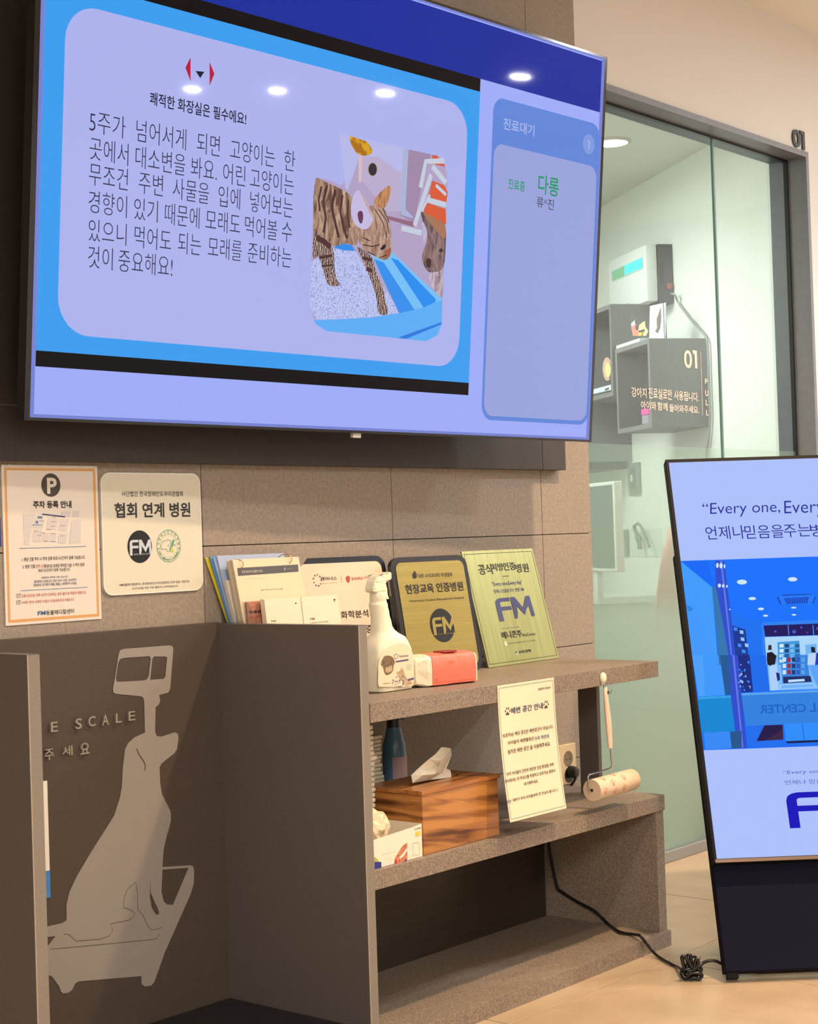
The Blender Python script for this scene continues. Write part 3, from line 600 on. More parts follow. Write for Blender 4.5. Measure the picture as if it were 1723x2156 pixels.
for q, w_ in (([(215, 690), (190, 800), (200, 900)], .005), ([(260, 680), (230, 820), (250, 960), (230, 1080)], .006), ([(330, 720), (300, 860), (330, 1000), (360, 1120)], .007), ([(390, 760), (372, 900), (400, 1040), (430, 1130)], .006), ([(440, 800), (432, 920), (450, 1040)], .005), ([(170, 1120), (230, 1150), (290, 1200)], .012), ([(195, 1290), (300, 1270)], .006), ([(215, 1360), (312, 1350)], .004), ([(560, 1290), (640, 1310)], .007), ([(590, 1380), (640, 1400)], .009)):
    T.line('photo_cat_stripe', [K(*p) for p in q], w_, scr((78, 50, 50)), sc, .00525)
for q in ([(690, 880), (760, 980), (780, 1090)], [(660, 880), (730, 1000), (760, 1120)], [(560, 1180), (640, 1195), (700, 1180)], [(600, 1240), (660, 1270)], [(705, 1290), (760, 1265)], [(725, 870), (780, 990)], [(560, 1120), (620, 1150)]):
    T.line('photo_cat_stripe', [K(*p) for p in q], .0024, scr((70, 46, 50)), sc, .0062)
kp('photo_cat', [(1040, 888), (1110, 935), (1200, 980), (1265, 1010), (1258, 1220), (1245, 1380), (1180, 1410), (1110, 1416), (1062, 1330), (1060, 1250), (1110, 1140), (1060, 960)], scr((150, 122, 118), (92, 72, 80), 70, 'fur', (.4, .6)), .0052)
kp('photo_cat', [(1110, 1416), (1245, 1380), (1238, 1640), (1190, 1600), (1130, 1520)], FUR2, .0051)
kp('photo_cat', [(1060, 960), (1115, 1090), (1070, 1190), (1062, 1060)], scr((188, 178, 208)), .0054); kp('photo_cat', [(1040, 888), (1150, 945), (1262, 1010), (1258, 1150), (1190, 1080)], scr((166, 116, 88)), .0054)
kp('photo_cat', [(1195, 1225), (1225, 1205), (1240, 1235), (1210, 1250)], scr((60, 56, 50)), .0056); kp('photo_cat', [(1090, 1290), (1140, 1300), (1130, 1370), (1100, 1380)], scr((70, 44, 48)), .0056)

# ------------------------------------------------------------------ things on the top shelf
def qx(x, y, ax, v): return hit(x, y, ax, v)
def leaning(bl, br, tl, dy, zb=Z1):
    """plane of a sheet leaning back: bottom edge pixels bl, br on the shelf, top pixel tl, top dy behind the bottom"""
    b0, b1 = hit(*bl, 2, zb), hit(*br, 2, zb); t0 = hit(*tl, 1, (b0.y+b1.y)/2+dy)
    return Pl(b0, b1-b0, t0-b0)
GOLD = mat('brushed_brass', (164, 148, 84), .38, metal=.55, noise=(5, .10, (1, 1, 60)))
GOLD2 = mat('brushed_pale_brass', (154, 156, 98), .34, metal=.55, noise=(4, .10, (30, 1, 1)))
def p41(x, y): return (780+x/4.1024, 1120+y/4.1028)
# pale brass plaque
g2 = leaning((1030, 1407), (1171, 1387), (977, 1160), .066)
wv = g2.uv((1150, 1270)); (_, vt) = g2.uv((977, 1161)); (ur, _) = g2.uv((1149, 1270))
o = tag(g2.slab('brass_plaque', [(0, .0012), (ur, .0012), (ur, vt), (0, vt)], .004, GOLD2, loc=tuple(g2.at(ur/2, 0, 0))), 'greenish brass plaque with thin black border and large dark blue letters, rightmost on top shelf', 'plaque')
g2.poly('border', [(.006, .008), (ur-.006, .008), (ur-.006, vt-.007), (.006, vt-.007)], INK, o, .0004, [[(.0072, .0092), (ur-.0072, .0092), (ur-.0072, vt-.0082), (.0072, vt-.0082)]])
NB = mat('navy_print_dark', (42, 46, 104), .5)
for t, x0, y0, x1, y1, m, b in (('공식', 945, 372, 1040, 275, INK, .014), ('처방', 1055, 340, 1140, 268, INK, .014), ('인증', 1155, 335, 1245, 260, INK, .014), ('병원', 1265, 352, 1358, 270, INK, .014), ('"Every one,Every day"', 1058, 478, 1308, 415, NB, .004), ('언제나 믿음을 주는 병원 FM', 1070, 532, 1320, 478, NB, .004), ('국내최초 의료기기허가 반려동물용', 1130, 840, 1285, 815, INK, .004), ('애니콘주', 1140, 925, 1300, 845, INK, .02), ('AniConju', 1315, 912, 1420, 865, INK, .004), ('국내 최초 동물용 의료기기 애니콘주', 1190, 970, 1430, 930, INK, .004), ('유한양행', 1285, 1050, 1385, 1012, INK, .02)):
    g2.text(t, p41(x0, y0), p41(x1, y1), m, o, b)
g2.line('rule', [p41(1142, 384), p41(1198, 380)], .0014, INK, o)
fmlogo(g2, p41, (1118, 775, 1380, 550), NB, o, .0008)
cx, cy = g2.uv(p41(1168, 966)); g2.poly('dot_logo', ell(cx, cy, .006, .0065), mat('silver_print', (190, 200, 180), .4), o, .0006)
cx, cy = g2.uv(p41(1262, 1042)); g2.poly('tree_logo', ell(cx, cy, .005, .0065), mat('silver_print', (190, 200, 180), .4), o, .0006); g2.poly('tree_logo', ell(cx, cy+.001, .0035, .004), mat('deep_green_print', (60, 110, 80), .4), o, .0008)
G().frame(g2.at(ur*.5, .02, -.034), g2.a, (0, 1, 0), UZ, .03, .04, .09).make('easel_foot', BLACK, o)
# framed brass plaque
g1 = leaning((862, 1427), (1019, 1410), (823, 1182), .066)
def f1(name, label, pl, w_, h_, face, dark, off=0):
    o = tag(pl.slab(name, rr(off, .001, off+w_, h_, .026), .012, dark, loc=tuple(pl.at(w_/2, 0, 0))), label, 'plaque')
    pl.slab('face_plate', rr(off+.013, .014, off+w_-.013, h_-.013, .017), .002, face, o, k=.0018); return o
(ur, _), (_, vt) = g1.uv((1000, 1290)), g1.uv((900, 1171)); (u0, _) = g1.uv((838, 1290))
o = f1('framed_plaque', 'brass plaque in a rounded black frame, with a black round logo', g1, ur-u0, vt, GOLD, mat('black_frame', (28, 26, 32), .35), u0)
for t, x0, y0, x1, y1, b in (('대한 수의과대학 학생협회', 412, 402, 698, 350, .006), ('현장교육 인증병원', 305, 540, 790, 428, .02), ('Veterinary Student Educational Hospital', 335, 615, 800, 558, .002)):
    g1.text(t, p41(x0, y0), p41(x1, y1), INK, o, b, k=.0026)
cx, cy = g1.uv(p41(616, 808)); g1.poly('round_logo', ell(cx, cy, .0375, .0395), mat('black_print', (20, 18, 20), .4), o, .0024)
fmlogo(g1, p41, (545, 895, 722, 728), GOLD, o, .0030)
g1.text('ANIMAL MEDICAL CENTER', p41(580, 890), p41(722, 870), GOLD, o, k=.003)
for q in ([(378, 335), (390, 360), (378, 410), (366, 360)], [(358, 355), (372, 385), (378, 408), (362, 395)], [(400, 352), (384, 385), (380, 408), (394, 395)]): g1.px('leaf_logo', [p41(*p) for p in q], INK, o, .0026)
G().frame(g1.at(.12, .02, -.05), g1.a, (0, 1, 0), UZ, .03, .04, .09).make('easel_foot', BLACK, o)
# white plaque in a dark frame
def p7(x, y): return (600+x/7.179, 1140+y/7.18)
g0 = leaning((700, 1440), (838, 1426), (640, 1180), .066)
(ur, _), (_, vt) = g0.uv((822, 1270)), g0.uv((760, 1171)); (u0, _) = g0.uv((628, 1270))
o = f1('framed_plaque', 'white plaque in a rounded navy frame, behind the spray bottle', g0, ur-u0, vt, mat('cream_plate', (226, 208, 182), .4), mat('navy_frame', (24, 32, 44), .3), u0)
for t, x0, y0, x1, y1, m, b in (('펫아너스', 540, 598, 775, 528, INK, .014), ('동물 의료 진료 협력 병원', 558, 642, 782, 620, INK, .004), ('동국대학교', 1000, 592, 1160, 535, REDI, .014), ('수의과대학', 1175, 572, 1325, 525, REDI, .004), ('병원', 1258, 608, 1335, 585, REDI, .004), ('화학분석기', 845, 1172, 1350, 1022, INK, .012), ('인증', 1110, 1400, 1320, 1255, INK, .012), ('병원', 1362, 1385, 1560, 1245, INK, .012)):
    g0.text(t, p7(x0, y0), p7(x1, y1), m, o, b, k=.0026)
g0.line('rule', [p7(835, 525), p7(850, 620)], .0008, GRYI, o, .0026)
g0.px('shield_logo', [p7(*p) for p in [(910, 545), (940, 520), (975, 535), (972, 600), (958, 632), (925, 605)]], REDI, o, .0026)
for i in range(9):
    a = R(40*i); c = g0.uv(p7(483, 590)); g0.poly('dot_logo', ell(c[0]+.0105*math.cos(a), c[1]+.0125*math.sin(a), .0018, .002, 8), (NAVI, INK, REDI)[i % 3], o, .0026)
G().frame(g0.at(.12, .02, -.05), g0.a, (0, 1, 0), UZ, .03, .04, .09).make('easel_foot', BLACK, o)
# brochures and ring binder in a clear acrylic stand
def sheet(name, label, cat, tlp, ml, wpx, yt, m, th=.0015):
    """sheet standing in the holder: left edge through pixel tlp (top, at depth yt) and ml (at the divider top)"""
    a0 = hit(*tlp, 1, yt); p_ = hit(*ml, 1, yt-.12*(a0.z-.838)); p_.x = max(p_.x, -1.383); d = (p_-a0); f_ = a0+d*((a0.z-Z1-.001)/(a0.z-p_.z))
    a1 = hit(*wpx, 1, yt); w_ = (a1-a0).length; ax_ = Vector((1, 0, 0))
    f_.x = max(f_.x, -1.3835+.001)
    pl = Pl(f_, ax_, a0-f_); V = [f_, f_+ax_*w_, a0+ax_*w_, a0]
    o = G().prism(V, -pl.n*th).make(name, m, loc=tuple(f_+ax_*w_/2)); tag(o, label, cat); return o, pl
CREAM = mat('cream_card', (228, 208, 176), .55); LBLUE = mat('pale_blue_card', (170, 184, 214), .5); MBLUE = mat('mid_blue_card', (96, 146, 196), .5); YEL = mat('yellow_card', (214, 190, 40), .5)
def p86(x, y): return (420+x/8.615, 1140+y/8.615)
sheet('folder', 'yellow folder, leftmost in the brochure holder', 'folder', (432.5, 1174), (461, 1313), (520, 1167), -.004, YEL, .003)
sheet('folder', 'mid blue folder beside the yellow folder', 'folder', (442, 1172), (469, 1313), (540, 1165), -.0095, MBLUE, .004)
sheet('folder', 'light blue folder beside the mid blue folder', 'folder', (449.5, 1174), (476, 1313), (555, 1166), -.0145, mat('sky_card', (150, 176, 212), .5), .003)
sheet('booklet', 'large pale blue sheet standing behind the ring binder', 'booklet', (457, 1170), (483, 1313), (597, 1160), -.0185, LBLUE, .003)
sheet('booklet', 'short white booklet with a dark top corner, in front of the pale blue sheet', 'booklet', (475, 1222), (493, 1313), (540, 1217), -.035, mat('white_card', (214, 206, 196), .5), .009)
for i in range(4):
    o, pl = sheet('booklet', ['cream sheet at the back of the ring binder stack', 'second cream sheet of the ring binder stack', 'third cream sheet of the ring binder stack', 'cream ring-bound booklet with dark grey title bar'][i], 'booklet', (479+i*3.6, 1182-i*1.3), (501+i*3.8, 1313), (624+i*1.5, 1166), -.0375-i*.005, CREAM if i % 2 else mat('greyed_cream_card', (200, 186, 160), .55), .0035)
bind = o
for o_ in [q for q in bpy.data.objects if q.get('label', '').endswith('ring binder stack')]:
    o_.location = o_.location-bind.location; o_.parent = bind; o_.name = 'page'
    del o_['label']; del o_['category']
bind.name = 'ring_booklet'
pl.px('title_bar', [p86(684, 482), p86(2420, 354), p86(2445, 505), p86(700, 625)] if 0 else [(499.5, 1196), (627.5, 1188.5), (628.5, 1203.5), (501.5, 1212.5)], mat('title_grey', (84, 82, 84), .5), bind, .0005)
pl.text('진료 동의서 및 설명서 안내', p86(765, 580), p86(1130, 510), mat('pale_print2', (214, 202, 186), .5), bind, .008, k=.0009)
pl.text('동물메디컬센터', p86(1580, 508), p86(1700, 478), mat('pale_print3', (150, 150, 150), .5), bind, k=.0009)
cx, cy = pl.uv(p86(1545, 500)); pl.poly('dot_logo', ell(cx, cy, .003, .003, 12), mat('pale_print3', (150, 150, 150), .5), bind, .0009)
pl.text('동물 의료 안내서 및 진료 설명', p86(1110, 895), p86(1510, 845), GRYI, bind, .006); pl.text('( 진료 동의서 안내 )', p86(800, 690), p86(1250, 650), mat('faint_ink', (196, 180, 156), .6), bind)
for sx, sy in ((501, 1188), (604, 1177)):
    c = pl.at(*pl.uv((sx, sy)), 0); rg = [c+pl.a*(.011*math.cos(t))*.9+pl.n*(.002)+(-pl.n*(.016)*(.5-.5*math.cos(t)*0)+pl.b*.011*math.sin(t)) + pl.n*(.012*math.cos(t*1)) for t in [2*math.pi*i/16 for i in range(17)]]
    G().tube(rg, .0009, 6).make('binder_ring', mat('steel_wire', (200, 180, 150), .25, metal=.9), bind, smooth=True)
o, pl = sheet('booklet', 'dusty pink booklet with bold black and red Korean title', 'booklet', (519, 1267), (514.5, 1313), (566, 1263.5), -.068, mat('dusty_pink_card', (176, 118, 96), .55), .004)
pl.text('동물용의약품', p86(905, 1310), p86(1330, 1225), INK, o, .02); pl.text('유/AI가', p86(905, 1400), p86(1125, 1335), REDI, o, .01); pl.text('바뀐', p86(1130, 1400), p86(1290, 1330), INK, o, .02); pl.text('동물용 의약품 안내', p86(920, 1175), p86(1160, 1135), mat('pale_pink_print', (206, 160, 142), .5), o)
def cardbox(label, x0, x1, ytl, ytr, txs):
    yf = -.112; a0, a1 = hit(x0, ytl, 1, yf+.024), hit(x1, ytr, 1, yf+.024); f0 = Vector((a0.x, yf, Z1+.0005)); f0.x = max(f0.x, -1.382)
    P_ = Pl(f0, (1, 0, 0), (0, .024, a0.z-Z1)); g = G(); V = [f0, Vector((a1.x+(f0.x-a0.x), yf, Z1+.0005)), Vector((a1.x, yf+.024, a0.z)), a0]
    g.prism(V, (0, .013, .001)); o = tag(g.make('card_box', mat('ivory_card', (232, 218, 190), .5), loc=(a0.x+.04, yf, Z1)), label, 'box')
    for t, p, q_, b in txs: P_.text(t, p7(*p), p7(*q_), GRYI, o, b, k=.0006)
    return o, P_
o, P_ = cardbox('ivory square leaflet box directly right of the pink booklet', 556.5, 632, 1262.5, 1257, ())
P_.text('FM', p86(1305, 1465), p86(1378, 1425), GRYI, o, .01, k=.0006)
P_.px('leaf_print', [p7(150, 935), p7(163, 918), p7(176, 935), p7(166, 948)], INK, o, .0006)
o, P_ = cardbox('ivory square leaflet box with red-brown leaf mark, rightmost of the two', 634, 711, 1257.5, 1252, (('FM', (385, 1190), (448, 1150), .01), ('HEALTHCARE', (392, 1240), (655, 1200), .01)))
P_.px('leaf_print', [p7(730, 880), p7(750, 862), p7(768, 880), p7(750, 898)], mat('leaf_red', (120, 60, 40), .5), o, .0006); P_.line('leaf_note', [p7(735, 912), p7(765, 910)], .0008, GRYI, o)
# clear acrylic holder
AC = bpy.data.materials.new('clear_acrylic'); AC.use_nodes = True; nt = AC.node_tree; nt.nodes.clear()
_o = nt.nodes.new('ShaderNodeOutputMaterial'); _t = nt.nodes.new('ShaderNodeBsdfTransparent'); _t.inputs[0].default_value = (.86, .88, .90, 1); _g = nt.nodes.new('ShaderNodeBsdfGlossy'); _g.inputs['Roughness'].default_value = .05
_x = nt.nodes.new('ShaderNodeMixShader'); _x.inputs[0].default_value = .10; nt.links.new(_t.outputs[0], _x.inputs[1]); nt.links.new(_g.outputs[0], _x.inputs[2]); nt.links.new(_x.outputs[0], _o.inputs[0])
hx = -1.3835
g = G()
g.prism([(hx, -.0015, Z1), (hx, -.0015, .915), (hx, -.012, .915), (hx, -.03, .885), (hx, -.08, .878), (hx, -.135, .80), (hx, -.135, Z1)], (.0022, 0, 0))
g.frame((hx+.003, -.0035, Z1), (1, 0, 0), (0, 1, 0), UZ, .2, .002, .10)
g.frame((hx+.003, -.135, Z1), (1, 0, 0), (0, 1, 0), UZ, .2, .002, .06)
hold = tag(g.make('brochure_holder', AC, loc=(hx+.07, -.12, Z1)), 'clear acrylic brochure holder behind the tall divider', 'holder')

# spray bottle
IV = mat('ivory_plastic', (236, 228, 200), .38, spec=.45)
bc = hit(836, 1461, 2, Z1); bx, by = -1.180, -.272
sp = thing('spray_bottle', 'ivory plastic trigger spray bottle with a pet label, at the left of the top shelf', 'bottle', (bx, by, Z1))
def ring(cx, cy, hw, hd, z, n=28, e=3.2):
    o = []
    for i in range(n):
        t = 2*math.pi*i/n; c, s = math.cos(t), math.sin(t); o.append(Vector((cx+hw*abs(c)**(2/e)*(1 if c >= 0 else -1), cy+hd*abs(s)**(2/e)*(1 if s >= 0 else -1), Z1+z)))
    return o
prof = [(0, .050, .026, 0), (.003, .054, .030, 0), (.02, .056, .032, 0), (.06, .056, .032, 0), (.084, .055, .032, 0), (.098, .051, .031, 0), (.110, .043, .029, -.001), (.119, .033, .025, -.005), (.126, .027, .022, -.010), (.134, .024, .020, -.013), (.145, .023, .019, -.014), (.155, .021, .018, -.016), (.165, .0215, .018, -.018), (.174, .020, .018, -.020), (.180, .0205, .0185, -.021), (.184, .018, .017, -.021), (.187, .018, .017, -.021)]
G().loft([ring(bx+.006+dx, by, hw, hd, z, e=5 if z < .09 else (3.6 if z < .115 else 2.2)) for z, hw, hd, dx in prof]).make('body', IV, sp, smooth=True)
nx = bx+.006-.021
G().lathe((nx, by, Z1+.186), (0, 0, 1), [(0, .0165), (.002, .0175), (.018, .0170), (.020, .0160)], 24).make('collar', IV, sp, smooth=True)
hd_ = [(-.024, .211), (-.018, .226), (-.010, .238), (.004, .243), (.036, .246), (.036, .230), (.022, .228), (.017, .222), (.016, .207), (-.018, .205)]
g = G(); L0 = [Vector((nx+a-.004, by-.013, Z1+b)) for a, b in hd_]; g.prism(L0, (0, .026, 0)); h_ = g.make('spray_head', IV, sp)
bmx = bmesh.new(); bmx.from_mesh(h_.data); bmesh.ops.bevel(bmx, geom=bmx.edges[:], offset=.002, segments=2, affect='EDGES'); bmx.to_mesh(h_.data); bmx.free()
G().loft([[Vector((nx+x+dx, by+dy, Z1+z)) for dx, dy in ((-.003, -.006), (.003, -.006), (.003, .006), (-.003, .006))] for x, z in ((.017, .222), (.020, .212), (.021, .200), (.025, .190))]).make('trigger', IV, sp, smooth=False)
LB = Pl((bx-.05+.006, by-.0326, Z1), (1, 0, 0), (0, 0, 1))
def p66(x, y): return (740+x/6.627, 1280+y/6.627)
LBM = mat('ivory_label', (234, 214, 182), .45)
lab = [LB.uv(p66(*p)) for p in [(385, 1100), (372, 1060), (375, 800), (400, 700), (450, 610), (530, 545), (620, 500), (700, 488), (770, 510), (830, 570), (862, 650), (872, 780), (872, 1000), (868, 1060), (855, 1085), (760, 1100)]]; _um = .05+.052; lab = [(min(a, _um), b) for a, b in lab]
lb = LB.poly('label', lab, LBM, sp, .0004)
BRN = mat('brown_pet_print', (120, 98, 70), .5, noise=(160, .35, (1, 1, 1))); TANP = mat('tan_pet_print', (186, 160, 126), .5, noise=(160, .25, (1, 1, 1))); PUR = mat('purple_print', (92, 84, 130), .5)
LB.px('dog_print', [p66(*p) for p in soft([(400, 790), (440, 690), (480, 660), (550, 670), (590, 700), (610, 770), (585, 800), (585, 880), (520, 935), (465, 935), (440, 820)])], BRN, sp, .0007)
LB.px('dog_print', [p66(*p) for p in [(480, 830), (560, 800), (570, 870), (500, 915), (470, 880)]], TANP, sp, .0009)
LB.px('cat_print', [p66(*p) for p in [(625, 900), (680, 870), (695, 825), (730, 870), (745, 940), (790, 1010), (860, 1040), (850, 1060), (760, 1095), (700, 1010), (650, 960)]], TANP, sp, .0007)
random.seed(3)
for i in range(26):
    x, y = random.gauss(650, 55), random.gauss(1045, 38); x = min(720, max(575, x)); y = min(1100, max(940, y)); a = random.uniform(0, 3)
    LB.px('lavender_print', [p66(x-14*math.cos(a), y-14*math.sin(a)), p66(x+6*math.sin(a), y-6*math.cos(a)), p66(x+14*math.cos(a), y+14*math.sin(a)), p66(x-6*math.sin(a), y+6*math.cos(a))], PUR, sp, .0009+i*.00001)
LB.text('Petitclean', p66(662, 692), p66(792, 645), PUR, sp, .01); LB.text('1000ml', p66(440, 1068), p66(545, 1035), GRYI, sp, .004)
LB.px('name_strip', [p66(*p) for p in [(612, 740), (795, 710), (795, 735), (615, 762)]], PUR, sp, .0007); LB.px('name_strip', [p66(*p) for p in [(785, 990), (870, 968), (868, 1000), (788, 1020)]], PUR, sp, .0007)
LB.line('house_logo', [p66(*p) for p in [(592, 665), (618, 640), (645, 655), (638, 700), (605, 708)]], .0012, NAVI, sp, .0007, closed=True)
for k_ in range(4): LB.line('fine_print', [p66(765, 800+k_*20), p66(835-8*(k_ % 2), 795+k_*20)], .0005, GRYI, sp)
# wet wipes pack
CORAL = mat('coral_film', (224, 118, 96), .42, spec=.5, bump=(38, .5, .004)); WF = mat('white_film', (236, 224, 196), .35, bump=(46, .6, .004))
wl, wr_ = hit(912, 1447, 2, Z1), hit(1003, 1437, 2, Z1)
wp = thing('wipes_pack', 'coral and white pack of wet wipes lying on the top shelf', 'wipes pack', (wl.x+.05, wl.y+.03, Z1))
ax_ = (wr_-wl).normalized(); ay_ = Vector((-ax_.y, ax_.x, 0)); Lw = (wr_-wl).length; Dw = .062; Hw = .067
def wring(t, sc_=1, jz=0):
    base = wl+ax_*t; pts = []
    for a, b in ((0, .004), (.0, .012), (-.001, .035), (.001, .058), (.006, .065), (.02, .068), (.042, .069), (.056, .066), (.062, .058), (.063, .03), (.062, .006), (.05, .0005), (.01, .0005)):
        a2_ = .031+(a-.031)*sc_; b2_ = (b-.03)*(.6+.4*sc_)+.03 if sc_ < 1 else b
        if sc_ < 1: b2_ = max(b2_, .0006)
        pts.append(base+ay_*a2_+UZ*(b2_+jz*random.uniform(-1, 1)))
    return pts
random.seed(5)
G().loft([wring(t, 1, .0008 if 0 < i < 6 else 0) for i, t in enumerate([0, .018, .04, .06, .08, Lw-.012, Lw])]).make('wrapper', CORAL, wp, smooth=True)
e0 = wring(-.001, .99); e1 = wring(-.012, .97); e2 = wring(-.030, .60); e3 = wring(-.034, .55)
for r_ in (e1, e2, e3):
    for i, p in enumerate(r_): p += ay_*random.uniform(-.002, .002)+ax_*random.uniform(-.002, .002)
ge = G().loft([e0, e1, e2, e3]); ge.make('end_fold', WF, wp, smooth=False)
f0 = wring(Lw+.001, .99); f1_ = wring(Lw+.008, .85); f2_ = [wl+ax_*(Lw+.016)+ay_*(.03+(i % 5)*.001)+UZ*(.02+.03*i/13) for i in range(13)]
f2_ = [(p+(c-p)*.75) for p, c in zip(f1_, [wl+ax_*(Lw+.014)+ay_*.03+UZ*max(.006, min(.06, (q-wl).z)) for q in f1_])]
G().loft([f0, f1_, f2_]).make('end_fold', WF, wp)
lid0 = wl+ax_*(.042)+ay_*.012+UZ*.0685
G().frame(lid0, ax_, ay_, UZ, .040, .034, .0035, .0014).make('lid_label', mat('dark_red_film', (150, 40, 34), .4), wp)
WP = Pl(wl, ax_, UZ)
WP.text('aqua', (.045, .046), (.062, .052), mat('tan_print', (206, 120, 60), .5), wp, .01, k=.0016, uv=True)
WP.line('crest', [(.006, .018), (.009, .015), (.012, .018)], .001, mat('dark_coral', (190, 80, 58), .5), wp, .0008, px=False); WP.line('crest', [(.006, .012), (.012, .0125)], .0006, mat('dark_coral', (190, 80, 58), .5), wp, .0008, px=False)
WP.line('seam_print', [(0.002, .0085), (Lw-.002, .0085)], .0007, mat('dark_coral', (190, 80, 58), .5), wp, .0009, px=False)

# ------------------------------------------------------------------ things in the middle compartment
def woodmat(name, cols, sc, rot):
    m = mat(name, cols[0], .34, spec=.5, coat=.15); nt = m.node_tree; b = nt.nodes['Principled BSDF']; N = nt.nodes.new; L = nt.links.new
    tc = N('ShaderNodeTexCoord'); mp = N('ShaderNodeMapping'); mp.inputs['Scale'].default_value = sc; m0 = N('ShaderNodeMapping'); m0.inputs['Rotation'].default_value = (0, R(rot), 0)
    n = N('ShaderNodeTexNoise'); n.inputs['Scale'].default_value = 1; n.inputs['Detail'].default_value = 5; n.inputs['Roughness'].default_value = .45; n.inputs['Distortion'].default_value = .5
    cr = N('ShaderNodeValToRGB'); e = cr.color_ramp.elements; e[0].color = rgb(cols[2]); e[1].color = rgb(cols[0]); e[0].position = .33; e[1].position = .66
    q = e.new(.44); q.color = rgb(cols[1]); q = e.new(.56); q.color = rgb(cols[0])
    L(tc.outputs['Object'], m0.inputs[0]); L(m0.outputs[0], mp.inputs[0]); L(mp.outputs[0], n.inputs['Vector']); L(n.outputs['Fac'], cr.inputs[0]); L(cr.outputs[0], b.inputs['Base Color']); return m
WOOD = woodmat('striped_acacia_wood', ((188, 128, 66), (146, 92, 46), (86, 50, 26)), (5, 5, 46), -7); WOODT = woodmat('acacia_lid', ((176, 116, 60), (150, 92, 44), (100, 58, 28)), (4, 60, 40), 4)
b0, b1 = hit(893, 1802, 2, Z2), hit(1052, 1758, 2, Z2)
wx = (b1-b0).normalized(); wy = Vector((-wx.y, wx.x, 0)); wl_ = (b1-b0).length; wd_ = .150; wh = .121
tb_ = thing('tissue_box', 'striped wooden tissue box with a tissue pulled up through its lid', 'tissue box', tuple(b0+wx*wl_/2+wy*wd_/2))
G().frame(b0+UZ*.0005, wx, wy, UZ, wl_, wd_, wh, .001).make('body', WOOD, tb_)
zl = Z2+wh+.0005
def lidp(u, v, z): return b0+wx*u+wy*v+UZ*(z-Z2)
g = G(); o_ = (-.005, -.004, wl_+.005, wd_+.004); sl = (wl_*.16, wd_*.42, wl_*.84, wd_*.60); th_ = .008
for (a, b, c, d) in ((o_[0], o_[1], o_[2], sl[1]), (o_[0], sl[3], o_[2], o_[3]), (o_[0], sl[1], sl[0], sl[3]), (sl[2], sl[1], o_[2], sl[3])):
    g.frame(lidp(a, b, zl), wx, wy, UZ, c-a, d-b, th_, .0008)
g.make('lid', WOODT, tb_)
TIS = mat('soft_tissue', (236, 226, 204), .8)
tf = [(866, 1632, 0), (869, 1649, 0), (905, 1642, 0), (951, 1637, 0), (949, 1622, .004), (940, 1618, .006), (951, 1590, .012), (950, 1576, .012), (942, 1574, .008), (930, 1573, .004), (918, 1587, -.004), (903, 1599, -.006), (882, 1617, -.006), (917, 1630, -.016), (929, 1602, -.014), (938, 1592, -.006), (890, 1632, -.014), (905, 1620, -.004), (933, 1625, .006), (921, 1612, .002)]
yv = (b0+wy*wd_*.5).y
tv_ = [hit(x, y, 1, yv+d) for x, y, d in tf]
tfc = [(0, 1, 16), (1, 2, 16), (16, 2, 13), (0, 16, 12), (12, 16, 17), (12, 17, 11), (17, 16, 13), (17, 13, 19), (11, 17, 19), (11, 19, 14), (11, 14, 10), (10, 14, 9), (9, 14, 15), (9, 15, 8), (8, 15, 7), (7, 15, 6), (6, 15, 14), (6, 14, 18), (14, 19, 13), (14, 13, 18), (5, 6, 18), (18, 13, 2), (18, 2, 3), (5, 18, 4), (4, 18, 3)]
ts = obj('tissue', tv_, tfc, TIS, tb_)
ts.modifiers.new('s', 'SUBSURF').levels = 1; ts.modifiers['s'].render_levels = 1; ts.modifiers['s'].subdivision_type = 'SIMPLE'
ts.modifiers.new('t', 'SOLIDIFY').thickness = .0006
ts['label'] = 'crumpled white tissue'
# printed carton of disposable gloves
CART = mat('printed_white_carton', (234, 222, 200), .5); FILMP = mat('cream_crumpled_film', (226, 206, 168), .4, bump=(40, 1.0, .006))
gl_, gr_ = hit(790, 1830, 2, Z2), hit(891, 1803, 2, Z2)
gr_.x -= .0015
gx = (gr_-gl_).normalized(); gy = Vector((-gx.y, gx.x, 0)); gw = (gr_-gl_).length; gd = .11; CB = Pl(gl_, gx, UZ)
gb = thing('glove_box', 'open white carton of disposable film gloves left of the wooden tissue box', 'box', tuple(gl_+gx*gw/2+gy*gd/2))
fu = [CB.uv(p) for p in ((789, 1768), (868, 1742), (873, 1733), (889, 1734))]
zr = fu[3][1]
front = [(-.012, .0005), (gw, .0005), (gw, zr), (fu[2][0], zr-.002), (fu[1][0], fu[1][1]), (-.012, CB.uv((779, 1771))[1])]
CB.slab('carton_front', front, .001, CART, gb, recalc=True)
g = G(); g.frame(gl_+gx*(gw-.001)+gy*.001+UZ*.0005, gx, gy, UZ, .001, gd-.001, zr); g.frame(gl_-gx*.012+gy*(gd-.001)+UZ*.0005, gx, gy, UZ, gw+.008, .001, zr); g.frame(gl_-gx*.012+gy*.001+UZ*.0005, gx, gy, UZ, gw+.01, gd-.002, .001); g.frame(gl_-gx*.012+gy*.001+UZ*.0005, gx, gy, UZ, .001, gd-.002, zr)
g.make('carton_walls', CART, gb)
random.seed(11)
bm = bmesh.new(); bmesh.ops.create_icosphere(bm, subdivisions=3, radius=1)
cc = gl_+gx*.048+gy*.052+UZ*(zr+.002)
for v in bm.verts: v.co = Vector((v.co.x*.040, v.co.y*.036, v.co.z*.038))*(1+random.uniform(-.09, .09))
V = [cc+v.co for v in bm.verts]; Fc = [tuple(v.index for v in f.verts) for f in bm.faces]; bm.free()
V = [Vector((max(v.x, gl_.x-.008), v.y, max(v.z, Z2+.004))) for v in V]
